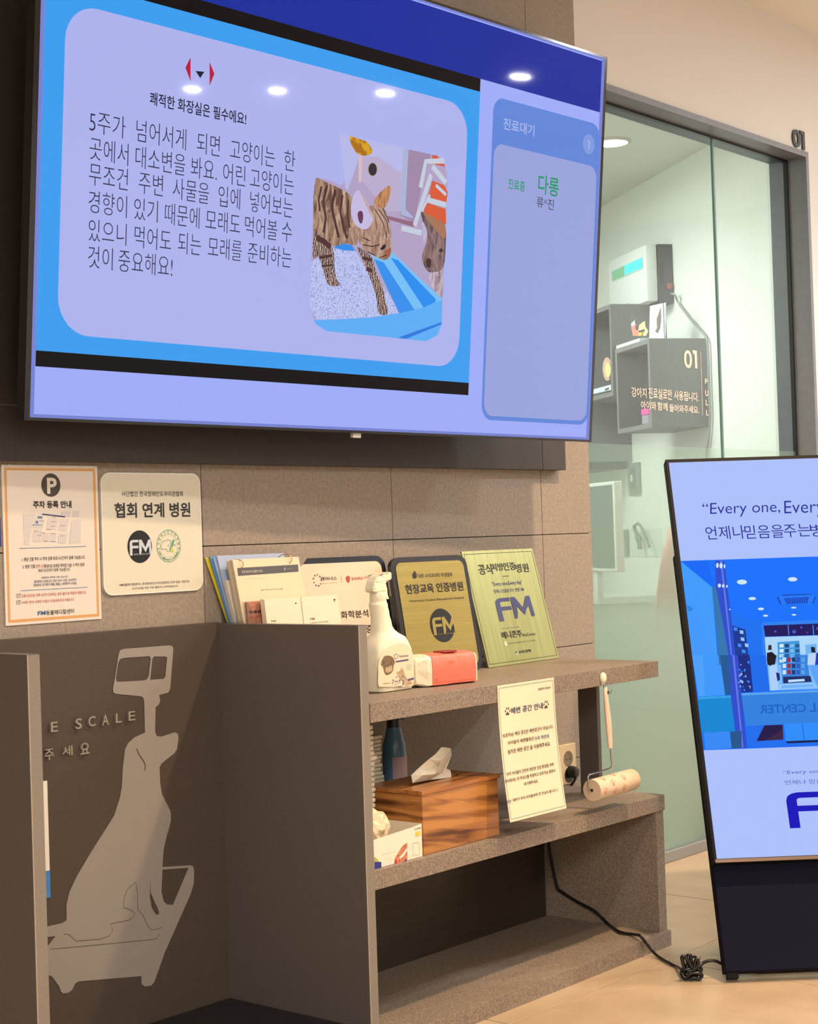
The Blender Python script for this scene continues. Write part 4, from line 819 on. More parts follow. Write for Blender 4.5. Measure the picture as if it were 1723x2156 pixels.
obj('film_gloves', V, Fc, FILMP, gb)['label'] = 'bunch of crumpled cream film gloves in the carton'
def p47(x, y): return (760+x/4.688, 1400+y/4.688)
CB.px('blue_corner', [p47(*p) for p in [(133, 1945), (200, 1942), (202, 1995), (190, 2025), (135, 2032)]], mat('deep_blue_print', (40, 48, 130), .5), gb, .0006); CB.px('green_corner', [p47(*p) for p in [(131, 1892), (150, 1905), (180, 1938), (133, 1943)]], mat('lime_print', (170, 180, 60), .5), gb, .0005)
FOOD = mat('food_print', (196, 120, 84), .5, noise=(180, .6, (1, 1, 1)))
CB.px('food_print', [p47(*p) for p in [(330, 1970), (335, 1910), (370, 1850), (400, 1800), (430, 1770), (460, 1755), (458, 1900), (450, 1945), (400, 1960)]], FOOD, gb, .0005)
CB.px('food_print', [p47(*p) for p in [(378, 1895), (410, 1860), (455, 1800), (458, 1830), (420, 1890), (385, 1915)]], mat('cream_print', (236, 214, 196), .5), gb, .0007)
CB.px('food_print', [p47(*p) for p in [(330, 1970), (335, 1920), (355, 1940), (356, 1965)]], mat('berry_print', (190, 50, 70), .5), gb, .0007); CB.px('blue_print', [p47(*p) for p in [(395, 1958), (450, 1915), (456, 1940), (440, 1948)]], mat('deep_blue_print', (40, 48, 130), .5), gb, .0008)
CB.text('위생 장갑 안내', p47(195, 1880), p47(330, 1838), GRYI, gb, .004); CB.text('2,000', p47(528, 1630), p47(592, 1600), INK, gb, .02)
CB.line('glove_outline', [p47(*p) for p in [(515, 1760), (570, 1752), (578, 1765), (578, 1870), (515, 1880), (510, 1770)]], .0006, GRYI, gb, closed=True)
CB.px('price_mark', [p47(*p) for p in [(540, 1650), (585, 1638), (586, 1680), (541, 1692)]], mat('yellow_print', (220, 196, 60), .5), gb, .0006); CB.line('arc', [p47(*p) for p in [(220, 1925), (260, 1905), (310, 1918)]], .0005, mat('faint_ink', (196, 180, 156), .6), gb)
# stacks of folded pads
PAD = mat('folded_white_pad', (214, 204, 180), .85, bump=(200, .3, .001))
random.seed(21)
pw = .10; pd = .09; me0 = None; zz = Z2+.0006; k_ = 0
xr = hit(806, 1600, 1, -.20).x; zt_ = hit(800, 1543, 1, -.2).z
while zz < zt_-.008:
    h_ = .0085
    if me0 is None:
        g = G(); g.frame((-pw, 0, 0), (1, 0, 0), (0, 1, 0), UZ, pw, pd, h_-.0004, .0034); o = g.make('folded_pad', PAD, loc=(0, 0, 0), smooth=True); me0 = o.data
    else: o = bpy.data.objects.new('folded_pad', me0); COL.objects.link(o)
    bend = .008*math.sin((zz-Z2)*26)
    o.location = (xr+bend+random.uniform(-.002, .003), -.205+random.uniform(-.003, .003), zz); o.rotation_euler = (0, 0, random.uniform(-.03, .03))
    tag(o, 'folded white pad in the rear stack, beside the blue spray bottle', 'pad', 'folded pads stacked behind the divider'); zz += h_; k_ += 1
zz = Z2+.0006; xr2 = hit(787, 1650, 1, -.30).x
me1 = None
zt2 = hit(783, 1530, 1, -.32).z
while zz < min(zt2, Z1-.045):
    h_ = .0105
    if me1 is None:
        g = G(); g.frame((-.03, 0, 0), (1, 0, 0), (0, 1, 0), UZ, .03, .09, h_-.0005, .0042); o = g.make('rolled_cloth', PAD, loc=(0, 0, 0), smooth=True); me1 = o.data
    else: o = bpy.data.objects.new('rolled_cloth', me1); COL.objects.link(o)
    o.location = (xr2+random.choice([0, 0, .001, .002, .010 if .395 < zz < .43 or .53 < zz < .56 else .001]), -.305, zz)
    tag(o, 'edge of a small folded cloth in the front stack, against the divider', 'cloth', 'small cloths stacked against the divider'); zz += h_
# blue spray bottle at the back
bb = hit(832, 1620, 1, -.085); BLP = mat('translucent_blue_plastic', (92, 132, 156), .22, spec=.5)
br_ = thing('spray_bottle', 'translucent blue spray bottle with a pink label, in the shade at the back', 'bottle', (bb.x, -.085, Z2))
def rg(z, r): return (z, r)
G().lathe((bb.x, -.085, Z2+.0005), UZ, [(0, .023), (.004, .0265), (.12, .027), (.150, .0275), (.175, .0255), (.192, .0205), (.205, .0175), (.212, .0165)], 24).make('body', BLP, br_, smooth=True)
G().lathe((bb.x, -.085, Z2+.21), UZ, [(0, .016), (.02, .015)], 16).make('collar', mat('dark_cap', (40, 48, 56), .4), br_, smooth=True)
hz_ = Z2+.23
g = G().prism([(bb.x-.045, -.094, hz_+.028), (bb.x-.02, -.094, hz_+.034), (bb.x+.012, -.094, hz_+.012), (bb.x+.028, -.094, hz_+.004), (bb.x+.026, -.094, hz_-.003), (bb.x-.012, -.094, hz_), (bb.x-.04, -.094, hz_+.012)], (0, .018, 0)); g.make('spray_head', mat('dark_cap', (40, 48, 56), .4), br_)
PK = mat('pink_white_label', (190, 158, 160), .5)
g = G(); rows_ = []
for z in (.088, .148):
    rows_.append([Vector((bb.x+.0276*math.cos(R(a)), -.085+.0276*math.sin(R(a)), Z2+z)) for a in range(-150, -19, 10)])
n_ = len(rows_[0]); g.add(rows_[0]+rows_[1], [(i, i+1, n_+i+1, n_+i) for i in range(n_-1)]); g.make('label', PK, br_, smooth=True, recalc=False)

# ------------------------------------------------------------------ notice hanging from the top shelf front
LAMI = mat('laminated_cream', (232, 220, 186), .3, spec=.5)
def p67(x, y): return (1040+x/6.7375, 1420+y/6.7375)
ys = -.4135
tl_, tr_ = hit(1047.5, 1444, 1, ys), hit(1166.5, 1427.5, 1, ys)
wn = tr_.x-tl_.x; yb_ = -.436; blz = hit(1070, 1733, 1, yb_); hN = tl_.z-blz.z
def nc(u, v):  # curved sheet: v from the top down
    t = v/hN; return Vector((tl_.x+u, ys-.0225*(t**2), tl_.z-v))
def nuv(p):
    y = ys
    for _ in range(4):
        q = hit(p[0], p[1], 1, y); v = tl_.z-q.z; y = ys-.0225*(max(v, 0)/hN)**2-.0004
    return (q.x-tl_.x, v)
NV = 14
g = G(); ids = []
pts = [nc(wn*i/1, hN*j/NV) for j in range(NV+1) for i in range(2)]
g.add(pts, [(2*j, 2*j+2, 2*j+3, 2*j+1) for j in range(NV)])
hn = g.make('hanging_notice', LAMI, loc=(tl_.x+wn/2, ys, tl_.z), recalc=False); m_ = hn.modifiers.new('t', 'SOLIDIFY'); m_.thickness = .0007; m_.offset = -1
tag(hn, 'laminated cream notice with two paw prints hanging from the front of the top shelf', 'notice')
def ntext(t, p0, p1, m, b=0, k=.0009):
    V, Fc, _, _ = textmesh(t, b); u0, v0 = nuv(p67(*p0)); u1, v1 = nuv(p67(*p1)); P_ = []
    for a, c in V:
        q = nc(u0+(u1-u0)*a, v0+(v1-v0)*c); q.y -= k; P_.append(q)
    fs = [q if (P_[q[1]]-P_[q[0]]).cross(P_[q[2]]-P_[q[0]]).y <= 0 else q[::-1] for q in Fc]
    obj('lettering', P_, fs, m, hn)
def nshape(name, pts, m, k=.0007):
    uv = [nuv(p67(*p)) for p in pts]; t = tessellate_polygon([[Vector((a, b, 0)) for a, b in uv]]); P_ = []
    for a, b in uv: q = nc(a, b); q.y -= k; P_.append(q)
    obj(name, P_, [tuple(q) for q in t], m, hn)
DKB = mat('slate_print', (70, 78, 100), .5); BRI = mat('brown_ink', (74, 60, 34), .6); BLI = mat('steel_blue_ink', (72, 96, 124), .6)
for t, p0, p1, h_, m, b in (('동물메디컬센터', (630, 228), (805, 180), 34, BRI, .012), ('배변 공간 안내', (248, 562), (695, 425), 92, DKB, .02), ('보호자님! 해당 공간은 배변공간이 아닙니다.', (128, 900), (845, 752), 58, BRI, .012), ('아이들의 배변활동은', (202, 1002), (570, 905), 56, BRI, .012), ('우측 벽면에', (582, 940), (780, 868), 60, BLI, .012), ('설치된 배변 공간 을 이용해주세요.', (200, 1132), (805, 985), 64, BRI, .012), ('우리 아이들의 안전과 편안한 진료 환경을 위해', (185, 1444), (848, 1285), 54, BRI, .012), ('로비에서는 꼭 하네스를 착용하고 보호자님 곁에서', (160, 1545), (872, 1378), 54, BRI, .012), ('대기해주세요.', (432, 1580), (632, 1520), 50, BRI, .012), ('작은', (185, 1838), (248, 1785), 52, BLI, .012), ('배려가 우리 아이들에게 큰 안심이 됩니다 :)', (275, 1815), (908, 1640), 56, BRI, .012)):
    u0, v0 = nuv(p67(*p0)); V, Fc, _, _ = textmesh(t, b); u1 = nuv(p67(*p1))[0]; v1 = nuv(p67(p0[0], p0[1]-h_))[1]; P_ = []
    for a, c in V:
        q = nc(u0+(u1-u0)*a, v0+(v1-v0)*c); q.y -= .0009; P_.append(q)
    fs = [q if (P_[q[1]]-P_[q[0]]).cross(P_[q[2]]-P_[q[0]]).y <= 0 else q[::-1] for q in Fc]
    obj('lettering', P_, fs, m, hn)
for cx, cy in ((196, 530), (742, 435)):
    nshape('paw_print', [(cx-22, cy+52), (cx-24, cy+30), (cx, cy-2), (cx+22, cy+26), (cx+20, cy+48), (cx, cy+40)], BRI)
    for dx, dy, rx, ry in ((-30, -8, 7, 16), (-12, -46, 7, 18), (14, -48, 7, 18), (31, -14, 7, 16)):
        nshape('paw_print', [(cx+dx+rx*math.cos(t), cy+dy+ry*math.sin(t)) for t in [i*math.pi/5 for i in range(10)]], BRI)
BG = mat('grey_green_border', (164, 172, 150), .5)
bl_ = [(.0045, .0055), (wn-.0045, .0055), (wn-.0045, hN-.006), (.0045, hN-.006)]
def nline(a, b, wd):
    n = 10; P_ = []; 
    for i in range(n+1):
        u = a[0]+(b[0]-a[0])*i/n; v = a[1]+(b[1]-a[1])*i/n
        for s_ in (-1, 1):
            q = nc(u+(wd/2*s_ if a[0] == b[0] else 0), v+(wd/2*s_ if a[1] == b[1] else 0)); q.y -= .0005; P_.append(q)
    obj('border', P_, [(2*i, 2*i+1, 2*i+3, 2*i+2) for i in range(n)], BG, hn)
for i in range(4): nline(bl_[i], bl_[(i+1) % 4], .0016)

# ------------------------------------------------------------------ wall outlet with plug
OP = Pl((-.2, -.0005, .4), (1, 0, 0), (0, 0, 1))
(oa, ob), (oc, od) = OP.uv((1174, 1654)), OP.uv((1206.5, 1563))
ot = tag(G().frame(OP.at(oa, ob, 0), OP.a, OP.b, OP.n, oc-oa, od-ob, .009, .0012).make('wall_outlet', mat('beige_plastic', (206, 184, 148), .4), loc=tuple(OP.at((oa+oc)/2, ob, 0))), 'beige double wall outlet with a black plug, right of the hanging notice', 'outlet')
for (x, y), m in (((1191, 1596.5), mat('grey_socket', (112, 98, 74), .4)), ((1193, 1631), mat('dark_socket', (20, 16, 14), .5))):
    c = OP.uv((x, y)); G().lathe(OP.at(c[0], c[1], .0088), OP.n, [(0, .0205), (.001, .0205), (.0012, .019), (.0008, .0175), (.0004, .001)], 28).make('socket', m, ot, smooth=True)
    if y < 1600:
        for s_ in (-1, 1): G().lathe(OP.at(c[0]+s_*.0075, c[1]-.002, .0094), OP.n, [(0, .0022), (.0006, .0022)], 10).make('pin_hole', BLACK, ot)
c = OP.uv((1194, 1628)); pc = OP.at(c[0]+.002, c[1]+.004, .010)
pg = thing('mains_cable', 'black power cord running from the wall outlet across the bottom board to the display stand', 'cable', tuple(pc))
RUB = mat('black_rubber', (16, 14, 14), .4)
G().lathe(pc-OP.n*.001, OP.n, [(0, .0165), (.012, .016), (.022, .013), (.024, .009)], 20).make('plug', RUB, pg, smooth=True)
G().loft([[pc+OP.n*(.014+h)+OP.a*(a+dx)+OP.b*(b) for a, b in ((-.006, -.004), (.006, -.004), (.007, .004), (-.005, .004))] for h, dx in ((0, 0), (.006, .003))]).make('plug_grip', RUB, pg)
G().tube(spline([pc+OP.n*.018+OP.a*.006+OP.b*.003, pc+OP.n*.017-OP.b*.018-OP.a*.004, pc+OP.n*.012-OP.b*.035-OP.a*.016, pc+OP.n*.008-OP.b*.07-OP.a*.03, Vector((-.250, -.006, Z2-.03)), Vector((-.26, -.0085, .30))], 6), .004, 8).make('cord', RUB, pg, smooth=True)
pts = [Vector((-.26, -.0085, .30)), Vector((-.262, -.012, .24)), Vector((-.262, -.014, .20))]
pts2 = [hit(1156, 1776, 0, -.3715), hit(1163, 1818, 0, -.3715), hit(1174, 1868, 0, -.3715), hit(1184, 1878, 0, -.3715), hit(1215, 1898, 0, -.3715), hit(1240, 1911, 0, -.3715), hit(1255, 1920, 0, -.372), hit(1280, 1944, 0, -.3725), hit(1305, 1962, 2, Z3+.0055), hit(1330, 1967, 2, Z3+.005), hit(1345, 1969, 1, -.404), hit(1352, 1974, 1, -.417), hit(1366, 1992, 1, -.421), hit(1384, 2012, 2, .006), hit(1410, 2028, 2, .0055), hit(1425, 2035, 2, .0055), hit(1436, 2041, 2, .018), hit(1446, 2044, 2, .02)]
pts2[0].z = max(pts2[0].z, .2)
G().tube(spline([pts2[0]+Vector((0, 0, .08))]+pts2, 6), .0036, 8).make('cord', RUB, pg, smooth=True)
# tied bundle of the cord
random.seed(2)
cb = hit(1457, 2064, 2, 0)
cg = []
def Pb(x, y, dpt=0): # pixel near the bundle -> point in an upright plane through it, facing the camera
    n = Vector((FW.x, FW.y, 0)).normalized(); q = hitp(x, y, cb+Vector((0, 0, 0)), n); q += n*dpt; q.z = max(q.z, .0045); return q
loops = [[(1440, 2040), (1436, 2025), (1434, 2014), (1439, 2010), (1446, 2018), (1456, 2034), (1462, 2040)], [(1442, 2040), (1438, 2022), (1441, 2013), (1450, 2022), (1462, 2036)], [(1450, 2038), (1447, 2020), (1449, 2012), (1455, 2012), (1457, 2024), (1462, 2038)], [(1456, 2036), (1456, 2018), (1462, 2016), (1468, 2020), (1467, 2030), (1462, 2040)], [(1460, 2036), (1463, 2020), (1467, 2017), (1469, 2024), (1465, 2034), (1458, 2042)],
         [(1436, 2040), (1434, 2050), (1440, 2060), (1450, 2064), (1462, 2062), (1474, 2060), (1476, 2048), (1470, 2040), (1455, 2038), (1440, 2042)], [(1440, 2042), (1444, 2054), (1456, 2058), (1470, 2054), (1478, 2044), (1474, 2036), (1460, 2036), (1446, 2036)], [(1438, 2046), (1450, 2050), (1464, 2048), (1476, 2040), (1468, 2034), (1452, 2034), (1440, 2038)], [(1444, 2056), (1452, 2048), (1466, 2046), (1477, 2050), (1472, 2058), (1460, 2056), (1450, 2060)], [(1448, 2060), (1458, 2054), (1470, 2062), (1474, 2066), (1466, 2066), (1455, 2060)]]
for i, l in enumerate(loops):
    cg = G().tube(spline([Pb(x, y, (i % 4-1.5)*.007) for x, y in l], 5), .0036, 7); cg.make('cord_loop', RUB, pg, smooth=True)
G().tube([Pb(1468, 2030), Pb(1477, 2014)], .0007, 5).make('tie_tail', RUB, pg)
G().tube(spline([Pb(1472, 2038), Pb(1480, 2032, .01), Pb(1492, 2026, .01), Pb(1506, 2025, .01), hit(1522, 2030, 2, .03)], 5), .0036, 8).make('cord', RUB, pg, smooth=True)

# ------------------------------------------------------------------ lint roller on a hook
HP = Pl((-.6, -.4125, .66), (1, 0, 0), (0, 0, 1))
c = HP.uv((1268.5, 1427))
hk = thing('wall_hook', 'small ivory balloon-shaped adhesive hook on the front of the top shelf', 'hook', tuple(HP.at(c[0], c[1], 0)))
g = G().loft([[HP.at(c[0]+rx*math.cos(t), c[1]+ry*math.sin(t), k) for t in [2*math.pi*i/24 for i in range(24)]] for k, rx, ry in ((.0002, .009, .0122), (.004, .0092, .0125), (.007, .0075, .0105), (.0085, .004, .006))]); g.make('hook_base', IV, hk, smooth=True)
for s_ in (-1, 1):
    d_ = HP.uv((1268.5, 1440)); G().prism([HP.at(d_[0], d_[1]+.001, .001), HP.at(d_[0]+s_*.0055, d_[1]+.003, .001), HP.at(d_[0]+s_*.005, d_[1]-.003, .001), HP.at(d_[0], d_[1]-.001, .001)], HP.n*.002).make('bow', IV, hk)
q0_ = HP.uv((1268.5, 1440)); q1_ = HP.uv((1272, 1462))
G().tube(spline([HP.at(q0_[0], q0_[1], .003), HP.at(q0_[0]+.0008, q0_[1]-.012, .005), HP.at(q1_[0]+.002, q1_[1]+.002, .009), HP.at(q1_[0]+.010, q1_[1]+.004, .013), HP.at(q1_[0]+.012, q1_[1]+.010, .013)], 5), .0008, 6).make('hook_wire', mat('hook_steel', (110, 100, 84), .3, metal=.8), hk, smooth=True)
yr = -.425
def H(x, y, d=0): return hit(x, y, 1, yr+d)
lr = thing('lint_roller', 'lint roller with paw-printed sheets hanging from the ivory hook', 'lint roller', tuple(H(1290, 1640)))
HANDLE = mat('pale_pink_plastic', (226, 200, 176), .4)
hc = [((1276, 1447), .004), ((1275.5, 1450), .0055), ((1275.5, 1460), .0066), ((1277, 1475), .0072), ((1279, 1495), .0084), ((1281, 1515), .0092), ((1282.5, 1535), .0090), ((1284, 1555), .0080), ((1285, 1568), .0074), ((1285.5, 1575), .0070)]
rings = []
for (x, y), r_ in hc:
    p = H(x, y); rings.append([p+Vector((math.cos(t)*r_, math.sin(t)*r_*.62, 0)) for t in [2*math.pi*i/16 for i in range(16)]])
G().loft(rings).make('handle', HANDLE, lr, smooth=True)
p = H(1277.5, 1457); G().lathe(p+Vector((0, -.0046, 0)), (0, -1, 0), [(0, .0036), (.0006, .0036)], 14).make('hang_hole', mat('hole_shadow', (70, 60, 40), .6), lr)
CHR = mat('chrome_rod', (190, 190, 190), .12, metal=1)
rod = [H(1285.5, 1573), H(1288, 1600), H(1289, 1611), H(1287, 1615.5), H(1283, 1618), H(1262, 1625), H(1246, 1629.5), H(1241, 1631.5), H(1238.5, 1636), H(1239, 1646), H(1240, 1656), H(1243, 1664, .003), H(1247, 1668, .008), H(1249.5, 1667, .016)]
G().tube(spline(rod, 4), .0019, 10).make('rod', CHR, lr, smooth=True)
ra, rb = H(1247, 1664, .002), H(1331, 1641, .0)
axr = (rb-ra).normalized(); RLM = mat('roller_paper', (216, 192, 162), .7); Lr = (rb-ra).length
G().lathe(ra, axr, [(0, .0175), (0, .0243), (.001, .0247), (Lr-.001, .0247), (Lr, .0243), (Lr, .017)], 32).make('paper_roll', RLM, lr, smooth=True)
G().lathe(ra+axr*.001, axr, [(0, .0215), (.0025, .0215), (.0026, .004), (.010, .004)], 28).make('end_cap', mat('grey_cap', (120, 106, 92), .5), lr, smooth=True)
G().lathe(ra-axr*.0005, axr, [(0, .0035), (.006, .0035)], 12).make('hub', BLACK, lr, smooth=True)
PINK = mat('salmon_paw_print', (214, 140, 118), .6)
e1_ = Vector((0, 0, 1)); e1_ = (e1_-axr*e1_.dot(axr)).normalized(); e2_ = axr.cross(e1_)
if e2_.y > 0: e2_ = -e2_
def onroll(s_, a, r_=.02485): return ra+axr*s_+(e1_*math.cos(a)+e2_*math.sin(a))*r_
def blob(s0, a0, rs, ra_, m=PINK, turn=0):
    n = 12; P_ = [onroll(s0, a0, .02495)]+[onroll(s0+rs*math.cos(t), a0+ra_*math.sin(t), .02495) for t in [2*math.pi*i/n for i in range(n)]]
    obj('paw_print', P_, [(0, 1+i, 1+(i+1) % n) for i in range(n)], m, lr)
for s0, a0 in ((.030, .55), (.052, 1.25), (.078, .35), (.100, 1.0), (.060, 2.1), (.095, 2.0), (.018, 1.8)):
    blob(s0, a0, .0050, .17)
    for ds, da in ((-.0065, -.22), (-.0022, -.36), (.0028, -.36), (.0068, -.2)): blob(s0+ds, a0+da, .0017, .085)

# ------------------------------------------------------------------ standing display
so, sax, sup = Vector((-.507281, -.640877, .252523)), Vector((.67279, -.739833, 0)), None
tl3 = .413262; n_h = Vector((.739833, .67279, 0)); sup = UZ*math.cos(tl3)+n_h*math.sin(tl3)
E_ = Pl(so, sax, sup); EW, EH = .590, 1.007
ds = thing('standing_display', 'black leaning portrait display on a stand showing a blue clinic picture', 'display', tuple(so+sax*EW/2-UZ*so.z))
DB = mat('satin_black_frame', (16, 13, 16), .55, spec=.15)
BRZ = mat('bronze_rim', (128, 104, 88), .35, metal=.6)
G().frame(E_.at(0, 0, -.030), E_.a, E_.b, E_.n, EW, EH, .030, .001).make('housing', DB, ds)
G().frame(E_.at(.004, -.0006, -.006), E_.a, E_.b, E_.n, EW-.008, .0075, .0066).make('lower_rim', BRZ, ds)['label'] = 'bronze coloured lower rim'
# stand: back panel reaching the floor, with feet
b2_ = E_.at(0, 0, 0)
sd0 = -so.z/ E_.b.z
def Eb(u, v, k): return E_.at(u, v, k)
vtop = EH*.765
vbot = sd0+.042
G().frame(Eb(.004, vbot, -.072), E_.a, E_.b, E_.n, EW-.008, vtop-vbot, .040, .002).make('stand_panel', NAVYBLK, ds)
for u_ in (.010, EW-.034):
    q = Eb(u_, vbot+.006, -.066); lo = Vector((q.x, q.y, .0005)); lo = q-E_.b*((q.z-.0006)/E_.b.z)
    G().frame(lo, E_.a, E_.b, E_.n, .024, (q-lo).length+.004, .024).make('foot', DB, ds)
rl = Eb(.09, vbot+.05, -.09); 
G().frame(Vector((rl.x, rl.y, .0006)), sax, n_h, UZ, EW-.16, .20, .010).make('floor_plate', DB, ds)
for u_ in (.14, EW-.14):
    top = Eb(u_, vtop*.72, -.073); f_ = top+n_h*.0; base = Vector((rl.x, rl.y, .012))+sax*(u_-.09)+n_h*.17
    G().tube([top, base], .011, 10).make('rear_strut', DB, ds, smooth=True)
m1 = E_.uv((1409.5, 974.5)); m2 = E_.uv((1508.5, 1808.5))
su0 = (m1[0]+m2[0])/2; sv0 = m2[1]; sv1 = m1[1]; su1 = EW-su0
CW = (172, 192, 250)
es = E_.rect('screen', su0, sv0, su1, sv1, scr(CW), ds, .0008)
# photograph on the display
def a7(x, y): return (1380+x/4.688, 940+y/4.687)
def a8(x, y): return (1380+x/4.688, 1380+y/4.687)
pv1 = E_.uv((1440, 1181.3))[1]; pv0 = E_.uv((1481, 1580))[1]
E_.rect('photo_sky', su0, pv0, su1, pv1, scr((6, 112, 252)), es, .0012)
def ep(pts, c_, k=.0016, f=a7, name='photo_shape'):
    out = []
    for p in pts:
        u, v = E_.uv(f(*p)); u = su1 if p[0] >= 1719 else u; out.append((max(u, su0), min(max(v, pv0), pv1)))
    E_.poly(name, out, scr(c_), es, k)
ep([(250, 1135), (560, 1390), (620, 2160), (340, 2160)], (62, 154, 250)); ep([(250, 1135), (520, 1130), (590, 1400), (560, 1380)], (2, 104, 246), .0018)
ep([(300, 1560), (380, 1600), (350, 1630), (320, 1625)], (40, 130, 230), .0020); ep([(320, 1600), (460, 1700), (640, 2160), (370, 2160)], (62, 152, 250), .0018)
ep([(560, 1380), (640, 1400), (740, 2160), (630, 2160)], (48, 116, 176), .0019)
ep([(590, 1130), (680, 1130), (740, 1600), (800, 2160), (740, 2160), (650, 1650), (600, 1400)], (40, 76, 204), .0020); ep([(640, 1130), (660, 1130), (770, 2160), (755, 2160)], (90, 120, 230), .0022)
ep([(735, 1610), (880, 1700), (1050, 1720), (1065, 2160), (800, 2160)], (14, 112, 240), .0018); ep([(760, 1770), (890, 1810), (930, 2160), (800, 2160)], (10, 54, 150), .0020)
for i, (x, y) in enumerate([(790, 1800), (850, 1830), (880, 1870), (830, 1960), (900, 1960), (840, 2060), (900, 2090), (860, 1900), (805, 2000), (870, 2020)]): ep([(x-18, y-14), (x+18, y-8), (x+20, y+24), (x-14, y+20)], [(60, 140, 240), (150, 200, 250), (30, 60, 150)][i % 3], .0022+i*.00003)
ep([(1050, 1740), (1720, 1690), (1720, 2160), (1065, 2160)], (40, 128, 240), .0019)
ep([(1068, 1770), (1720, 1745), (1720, 1865), (1085, 1880)], (24, 14, 92), .0022)
for x in (1305, 1550): ep([(x, 1765), (x+10, 1765), (x+18, 1865), (x+8, 1866)], (60, 130, 230), .0024)
for x, y, r_ in ((1185, 1830, 12), (1370, 1832, 20), (1440, 1790, 12), (1500, 1840, 8), (1600, 1800, 14)): ep([(x+r_*math.cos(t), y+r_*math.sin(t)) for t in [i*.7 for i in range(9)]], (70, 80, 200), .0026)
ep([(1080, 1885), (1720, 1868), (1720, 2160), (1100, 2160)], (170, 214, 250), .0021)
ep([(1205, 1935), (1420, 1920), (1440, 2160), (1215, 2160)], (60, 150, 220), .0023); ep([(1480, 1960), (1590, 1950), (1600, 2160), (1490, 2160)], (110, 180, 240), .0023)
for i in range(16):
    x = 1225+(i % 4)*52; y = 1955+(i//4)*50; ep([(x, y), (x+40, y-3), (x+41, y+30), (x+2, y+33)], [(210, 235, 250), (30, 90, 150), (120, 190, 235), (16, 60, 110)][(i*7) % 4], .0025)
ep([(1100, 2040), (1150, 2030), (1195, 2070), (1180, 2160), (1105, 2160)], (22, 14, 26), .0026); ep([(1115, 1965), (1145, 1962), (1150, 2010), (1112, 2015)], (52, 40, 50), .0027)
ep([(1535, 1980), (1575, 1985), (1580, 2040), (1540, 2035)], (16, 16, 40), .0026); ep([(1510, 2050), (1580, 2040), (1590, 2160), (1500, 2160)], (190, 210, 245), .0026); ep([(1590, 2040), (1720, 2000), (1720, 2160), (1575, 2160)], (20, 60, 190), .0027)
for x, y, rx, ry in ((855, 1342, 50, 24), (1355, 1315, 46, 21), (957, 1505, 37, 15), (1042, 1607, 30, 13), (1088, 1674, 25, 10), (1366, 1595, 27, 8), (1368, 1665, 23, 8), (612, 1178, 13, 26), (648, 1180, 15, 28), (682, 1186, 8, 20), (632, 1377, 16, 20), (670, 1380, 12, 18), (706, 1384, 8, 14), (735, 1612, 8, 6)):
    ep([(x+rx*math.cos(t), y+ry*math.sin(t)) for t in [i*math.pi/9 for i in range(18)]], (206, 228, 253), .0026, name='photo_lamp')
ep([(1200, 1500), (1260, 1470), (1540, 1460), (1590, 1490), (1550, 1560), (1240, 1565)], (26, 120, 246), .0022, name='photo_vent'); ep([(1270, 1500), (1515, 1490), (1500, 1550), (1295, 1560)], (4, 70, 190), .0024, name='photo_vent')
for k_ in range(9): ep([(1290+k_*24, 1500), (1297+k_*24, 1500), (1302+k_*23, 1555), (1296+k_*23, 1555)], (20, 110, 236), .0026, name='photo_vent')
for q in ([(1200, 1495), (1215, 1490), (1245, 1560), (1235, 1565)], [(1590, 1480), (1575, 1485), (1548, 1550), (1560, 1552)], [(1250, 1468), (1545, 1458), (1543, 1466), (1255, 1478)]): ep(q, (4, 60, 170), .0026, name='photo_vent')
# lower half of the picture
ep([(345, 0), (640, 0), (690, 395), (425, 410)], (60, 151, 250), .0018, a8); ep([(350, 0), (470, 0), (490, 400), (425, 410)], (72, 160, 250), .002, a8); ep([(635, 0), (730, 0), (750, 390), (690, 395)], (26, 86, 150), .002, a8)
ep([(420, 415), (745, 398), (785, 750), (450, 765)], (0, 134, 212), .0024, a8); ep([(420, 415), (745, 398), (748, 420), (423, 437)], (50, 160, 225), .0026, a8)
ep([(735, 0), (815, 0), (905, 915), (850, 920), (790, 750), (745, 400)], (42, 74, 202), .0026, a8); ep([(760, 0), (780, 0), (870, 915), (855, 918)], (96, 120, 226), .0028, a8)
ep([(815, 0), (1090, 0), (1130, 355), (850, 375)], (13, 106, 236), .0022, a8)
ep([(815, 0), (930, 0), (965, 360), (845, 372)], (10, 40, 130), .0024, a8)
random.seed(9)
for i in range(26):
    x, y = random.uniform(820, 950), random.uniform(10, 340); s_ = random.uniform(8, 20); ep([(x, y), (x+s_, y+4), (x+s_*.8, y+s_*1.5), (x-4, y+s_)], random.choice([(60, 140, 250), (130, 190, 250), (20, 24, 70), (6, 60, 190), (180, 200, 240)]), .0026+i*.00002, a8)
ep([(1095, 0), (1720, 0), (1720, 330), (1130, 352)], (120, 184, 250), .0022, a8); ep([(1100, 0), (1180, 0), (1180, 70), (1130, 110), (1100, 60)], (24, 18, 34), .0027, a8)
ep([(1120, 110), (1200, 80), (1215, 300), (1205, 345), (1135, 350)], (170, 206, 250), .0026, a8); ep([(1190, 170), (1225, 180), (1230, 245), (1205, 260)], (20, 34, 120), .0028, a8)
ep([(1235, 0), (1500, 0), (1525, 260), (1255, 280)], (50, 130, 220), .0025, a8)
for i in range(15):
    x = 1255+(i % 5)*46; y = 25+(i//5)*62; ep([(x, y), (x+34, y-2), (x+36, y+40), (x+2, y+43)], [(200, 226, 250), (24, 50, 110), (90, 160, 230), (150, 40, 70), (30, 90, 190)][(i*3) % 5 if i != 6 else 3], .0027, a8)
